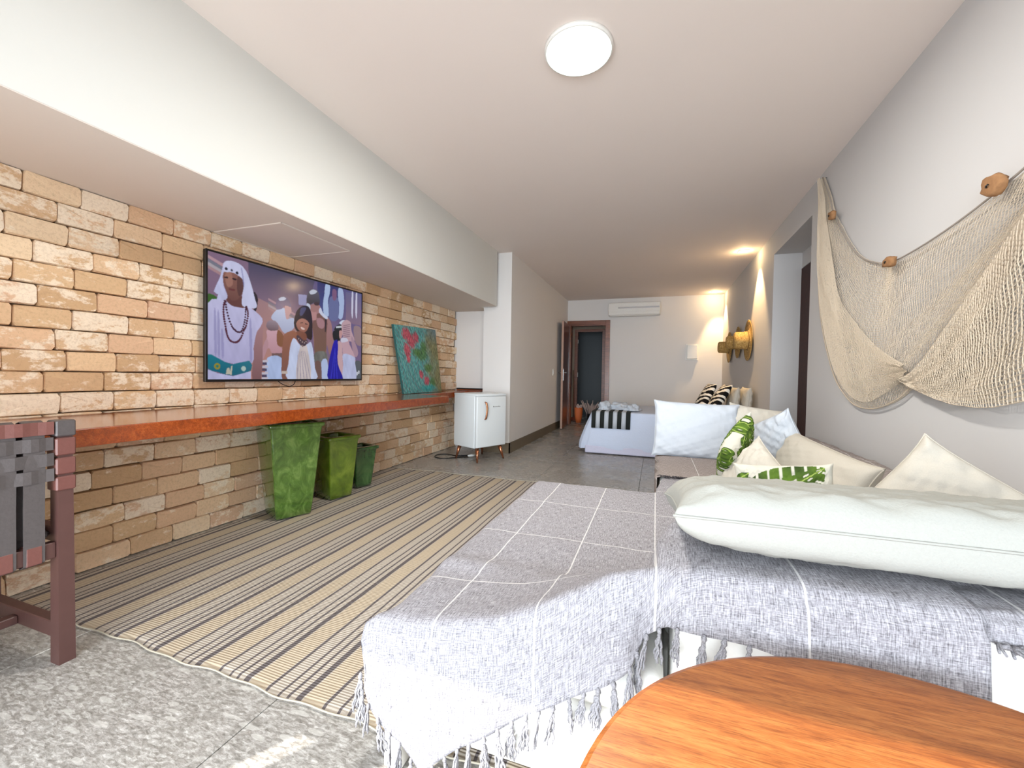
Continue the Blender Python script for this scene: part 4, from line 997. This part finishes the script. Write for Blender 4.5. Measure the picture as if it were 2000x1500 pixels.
crumple('folded_towel', (-.29, 5.78, .569), (.09, .08, .06), 5.2, 'small twisted white towel at the inner edge of the striped runner', 'folded towels on the bed')
# bed cushions against the right wall
cushion('pillow', (1.065, 5.90, .735), (0, 1, 0), (.10, 0, .99), (.50, .36, .13), LINEN, 'white pillow upright on the bed, touching the wall', 'pillow', 'white pillows on the bed', 31)
cushion('pillow', (.93, 5.90, .735), (0, 1, 0), (.14, 0, .98), (.50, .36, .12), LINEN, 'white pillow upright on the bed next to the zebra cushion', 'pillow', 'white pillows on the bed', 33)
cushion('zebra_cushion', (.755, 5.88, .745), (-.05, 1, .0), (.52, 0, .86), (.44, .46, .12), ZEBRA, 'zebra-striped cushion on the bed, nearer the white pillows', 'cushion', 'zebra cushions on the bed', 35, piping=False)
cushion('zebra_cushion', (.64, 6.30, .745), (-.1, 1, .0), (.45, 0, .86), (.44, .46, .12), ZEBRA, 'zebra-striped cushion on the bed, farther from the white pillows', 'cushion', 'zebra cushions on the bed', 37, piping=False)

# ------------------------------------------------------------------ straw hats
def hat(y, z, R, crown, cr, label):
    prof = []
    for r_, x_ in ((cr*.3, -crown), (cr*.8, -crown+.004), (cr*.97, -crown+.02), (cr, -crown*.5), (cr*1.04, -.035), (cr*1.2, -.022), (R*.6, -.018), (R*.85, -.024), (R, -.034), (R, -.030), (R*.8, -.018), (cr*1.1, -.012)): prof.append((r_, -x_))
    me = lathe(prof, 40); me.transform(Matrix.Rotation(-math.pi/2, 4, 'Y'))
    me.transform(Matrix.Translation((0, 0, 0)))
    o = empty('straw_hat', (XR, y, z), label, 'hat', 'straw hats on the right wall')
    link('body', me, STRAW, o, smooth=True)
    t_ = [(-.040-.0*math.cos(k), cr*1.06*math.cos(k*math.pi/18), cr*1.06*math.sin(k*math.pi/18)) for k in range(37)]
    tube('hat_band', t_, .005, simple('brown_hat_band', (120, 86, 44), .8), o, 6)
hat(6.22, 1.53, .27, .20, .115, 'largest woven straw hat on the right wall, nearest the doorway recess')
hat(6.95, 1.56, .235, .19, .10, 'middle woven straw hat of the three hung on the right wall')
hat(7.72, 1.54, .255, .20, .095, 'farthest woven straw hat on the right wall, smallest to the eye')

# ------------------------------------------------------------------ fishing net
def net_layer(name, top, bot, ns, nt, x_off, fold, r, parent, seed=0, mat=None, xfun=None):
    T = bez([(0, a, b) for a, b in top], ns); B = bez([(0, a, b) for a, b in bot], ns)
    t_ = np.linspace(0, 1, nt)[:, None, None]
    G = T[None]*(1-t_)+B[None]*t_
    sag = (t_[..., 0]*(1-t_[..., 0]))
    s_ = np.linspace(0, 1, ns)[None]
    G[..., 1] += .03*sag*vnoise(s_*7, t_[..., 0]*2, 1, seed)
    G[..., 0] = XR-x_off-fold*(1+vnoise(s_*4+t_[..., 0]*2.2, t_[..., 0]*3, 1, seed+2))*.5*np.minimum(1, 6*sag+.25)
    # diagonal (diamond) mesh: alternate rows shifted
    G[::2, :, 1] += 0
    V = []; F = []
    def ribbon(line):
        m = len(line); tan = np.gradient(line, axis=0); tan /= np.linalg.norm(tan, axis=1)[:, None]+1e-9
        a_ = np.cross(tan, (1, 0, 0)); a_ /= np.linalg.norm(a_, axis=1)[:, None]+1e-9; o0 = len(V)
        for i in range(m):
            V.extend([line[i]+a_[i]*r, line[i]-a_[i]*r, line[i]+np.array((-r*1.2, 0, 0))])
        for i in range(m-1):
            p, q = o0+i*3, o0+i*3+3
            F.extend([(p, p+1, q+1, q), (p+1, p+2, q+2, q+1), (p+2, p, q, q+2)])
    rs_ = np.random.RandomState(seed)
    for i in range(nt): ribbon(G[i]+rs_.normal(0, .0007, G[i].shape))
    for j in range(ns): ribbon(G[:, j]+rs_.normal(0, .0007, G[:, j].shape))
    o = link(name, mesh(V, F), mat or ROPE, parent)
    return o
nt_ = empty('fishing_net', (XR, 2.6, .86), 'beige fishing net draped in swags on the white right wall', 'net')
def P2(o): o.data.transform(Matrix.Translation(-nt_.location)); return o
topA = [(3.70, 2.53), (3.55, 2.32), (3.44, 2.14), (3.10, 1.80), (2.80, 1.66), (2.646, 1.635), (2.30, 1.655), (1.95, 1.715), (1.6, 1.83), (1.2, 2.05), (.9, 2.25)]
botA = [(3.71, 2.50), (3.72, 1.66), (3.45, 1.12), (3.15, .90), (2.88, .862), (2.62, .92), (2.44, 1.02), (2.22, 1.17), (2.05, 1.32), (1.87, 1.48), (1.5, 1.75)]
P2(net_layer('netting', topA, botA, 180, 62, .012, .03, .0014, nt_, 1))['kind'] = 'stuff'
topA2 = [(3.70, 2.53), (3.60, 2.35), (3.52, 2.1), (3.3, 1.6), (3.0, 1.35), (2.75, 1.2), (2.5, 1.1)]
botA2 = [(3.70, 2.49), (3.66, 1.70), (3.40, 1.18), (3.12, .95), (2.88, .90), (2.68, .95), (2.46, 1.04)]
P2(net_layer('netting', topA2, botA2, 120, 50, .045, .02, .0013, nt_, 5))['kind'] = 'stuff'
topB = [(2.49, 1.035), (2.44, 1.05), (2.36, 1.09), (2.22, 1.20), (2.05, 1.35), (1.87, 1.51), (1.6, 1.74), (1.2, 2.05)]
botB = [(2.48, 1.02), (2.43, 1.0), (2.36, .98), (2.2, .945), (2.05, .93), (1.86, .945), (1.5, 1.05), (1.0, 1.3)]
P2(net_layer('netting', topB, botB, 110, 36, .06, .02, .0019, nt_, 3))['kind'] = 'stuff'
topC = [(2.44, 1.05), (2.22, 1.19), (2.05, 1.33), (1.86, 1.50), (1.5, 1.80), (1.2, 2.03)]
botC = [(2.42, 1.00), (2.2, .955), (2.05, .95), (1.86, .96), (1.5, 1.08), (1.0, 1.35)]
P2(net_layer('netting', topC, botC, 90, 34, .03, .01, .0019, nt_, 8))['kind'] = 'stuff'
hl = bez([(XR-.03, a, b) for a, b in topA], 60); P2(tube('head_rope', hl, .004, ROPE2, nt_, 6))
hl = bez([(XR-.024, a, b) for a, b in botA[:7]], 50); P2(tube('foot_rope', hl, .004, ROPE, nt_, 6))
P2(tube('loose_string', bez([(XR-.02, 3.72, 2.4), (XR-.02, 3.76, 2.2), (XR-.02, 3.74, 2.0)], 12), .003, ROPE2, nt_, 5))
for (a, b, sy_, sz_, rot) in ((3.42, 2.15, .045, .045, .2), (2.645, 1.63, .055, .04, .15), (1.955, 1.72, .06, .055, .45)):
    bm = bmesh.new(); bmesh.ops.create_cube(bm, size=1); bmesh.ops.subdivide_edges(bm, edges=bm.edges[:], cuts=3, use_grid_fill=True)
    for v in bm.verts:
        n_1 = mnoise.noise(v.co*2+Vector((a, b, 0))); d_ = v.co.normalized()*.62; v.co = v.co.lerp(d_, .55)*(1+.25*n_1)
        v.co = Vector((v.co.x*.03, v.co.y*sy_*1.5, v.co.z*sz_*1.2))
    bmesh.ops.rotate(bm, verts=bm.verts, cent=(0, 0, 0), matrix=Matrix.Rotation(rot, 3, 'X'))
    o = link('cork_float', bm_mesh(bm), CORK, nt_, smooth=True); o.location = (-.055, a-nt_.location.y, b-nt_.location.z)
    tube('tie', [(-.018, -.003, .004), (-.022, 0, 0), (-.018, .008, -.004)], .003, BLACK, o, 6)
P2(tube('nail', [(XR, 3.71, 2.53), (XR-.03, 3.71, 2.53)], .003, CHROME, nt_, 6))

# ------------------------------------------------------------------ ceiling lamp, spots, air conditioner, far wall plate
lm = empty('ceiling_lamp', (-.39, 2.02, H), 'round white flush lamp lit on the ceiling', 'lamp')
link('shade', lathe([(.001, -.028), (.10, -.027), (.145, -.024), (.158, -.018), (.158, -.012)], 48), LAMPG, lm, smooth=True)
link('rim', lathe([(.1585, -.019), (.163, -.017), (.165, 0), (.150, 0), (.150, -.011), (.1585, -.011)], 48), WHITEP, lm, smooth=True)
light('ceiling_lamp_light', 'AREA', (-.39, 2.02, H-.055), 34, (1, .97, .90), (0, 0, -1), shape='DISK', size=.28)
for k, (sx, sy_) in enumerate(((.985, 5.80), (.98, 8.40))):
    s_ = empty('recessed_spotlight', (sx, sy_, H), ('square recessed ceiling spotlight lit beside the doorway recess', 'square recessed ceiling spotlight lit near the far wall corner')[k], 'spotlight', 'recessed spotlights')
    h_ = .055; q = .012
    link('trim_ring', boxes([(-h_, h_, -h_, -h_+q, -.006, 0), (-h_, h_, h_-q, h_, -.006, 0), (-h_, -h_+q, -h_+q, h_-q, -.006, 0), (h_-q, h_, -h_+q, h_-q, -.006, 0)]), WHITEP, s_)
    link('lens', boxes([(-h_+q, h_-q, -h_+q, h_-q, -.003, -.001)]), SPOTG, s_)
    light('spot_spill', 'POINT', (sx, sy_, H-.05), 2.6, (1, .70, .36), shadow_soft_size=.035)
    light('spot_beam', 'SPOT', (sx, sy_, H-.012), 95, (1, .66, .32), (.16, 0, -1), spot_size=math.radians(64), spot_blend=.5, shadow_soft_size=.02)
ac = empty('air_conditioner', (-.44, YF, 2.2), 'white split air conditioner high on the far wall', 'air conditioner')
def acb(name, b, m_, bev=.004): return link(name, boxes([b], bev, 2), m_, ac, smooth=False)
acb('housing', (-.49, .49, -.20, 0, .03, .285), WHITEP, .02)
acb('front_panel', (-.485, .485, -.208, -.20, .10, .27), WHITEP, .003)
acb('gloss_band', (-.30, .47, -.211, -.208, .165, .195), CHROME, .001)
acb('air_flap', (-.45, .42, -.195, -.17, .018, .03), WHITEP, .003)
for k, q in enumerate((-.30, -.26)): acb('indicator', (q, q+.012, -.2105, -.208, .17, .185), CHROME, .001)
wp = empty('wall_sconce', (.64, YF, 1.36), 'square off-white box fitting on the far wall near the hats', 'fitting')
link('frame', boxes([(-.11, .11, -.012, 0, 0, .31)], .003), WHITEP, wp)
link('cover', boxes([(-.095, .095, -.07, -.012, .02, .29)], .012, 3), WHITEP, wp)

# ------------------------------------------------------------------ hall things
bm_ = empty('broom', (-1.80, 9.45, 0), 'thin broom leaning on the hall wall beyond the open door', 'broom')
tube('stick', [(0.02, .0, .06), (-.02, .10, 1.15)], .011, simple('broom_stick_wood', (112, 78, 56), .6), bm_)
link('brush', boxes([(-.10, .14, -.03, .03, .0, .07)], .008), simple('red_brown_bristles', (128, 62, 42), .9), bm_)
vs = empty('clay_vase', (-1.58, 9.0, 0), 'orange clay vase on the hall floor beyond the door', 'vase')
link('body', lathe([(.001, 0), (.05, 0), (.075, .10), (.088, .22), (.09, .30), (.085, .335), (.078, .335), (.08, .29), (.07, .2), (.001, .18)], 28), ORANGE, vs, smooth=True)
fl_ = []
for k in range(16):
    a = k*2.4; r_ = .03+.02*(k % 4)
    fl_.append(([(r_*math.cos(a)*.4, r_*math.sin(a)*.4, .22), (r_*math.cos(a)+.02, r_*math.sin(a), .36+.012*(k % 5))], [.003, .016]))
link('dried_blooms', tubes_mesh(fl_, 6), DRYFLOWER, vs, smooth=True)
fl_ = []
for k in range(22):
    a = k*2.4; r_ = .04+.028*(k % 5)
    fl_.append((bez([(r_*math.cos(a)*.3, r_*math.sin(a)*.3, .02), (r_*math.cos(a)*.8, r_*math.sin(a)*.8, .26), (r_*math.cos(a)*1.6+.02, r_*math.sin(a)*1.3, .38+.025*(k % 5))], 5), [.004, .004, .006, .016, .008]))
dp = empty('dried_bouquet', (-1.33, 9.15, 0), 'pale dried flower bouquet in a dark pot in the hall', 'bouquet')
link('pot', lathe([(.001, 0), (.07, 0), (.09, .2), (.08, .2), (.001, .18)], 20), BLACK, dp, smooth=True)
link('flowers', tubes_mesh(fl_, 6), DRYFLOWER, dp, smooth=True)

bpy.context.view_layer.update()
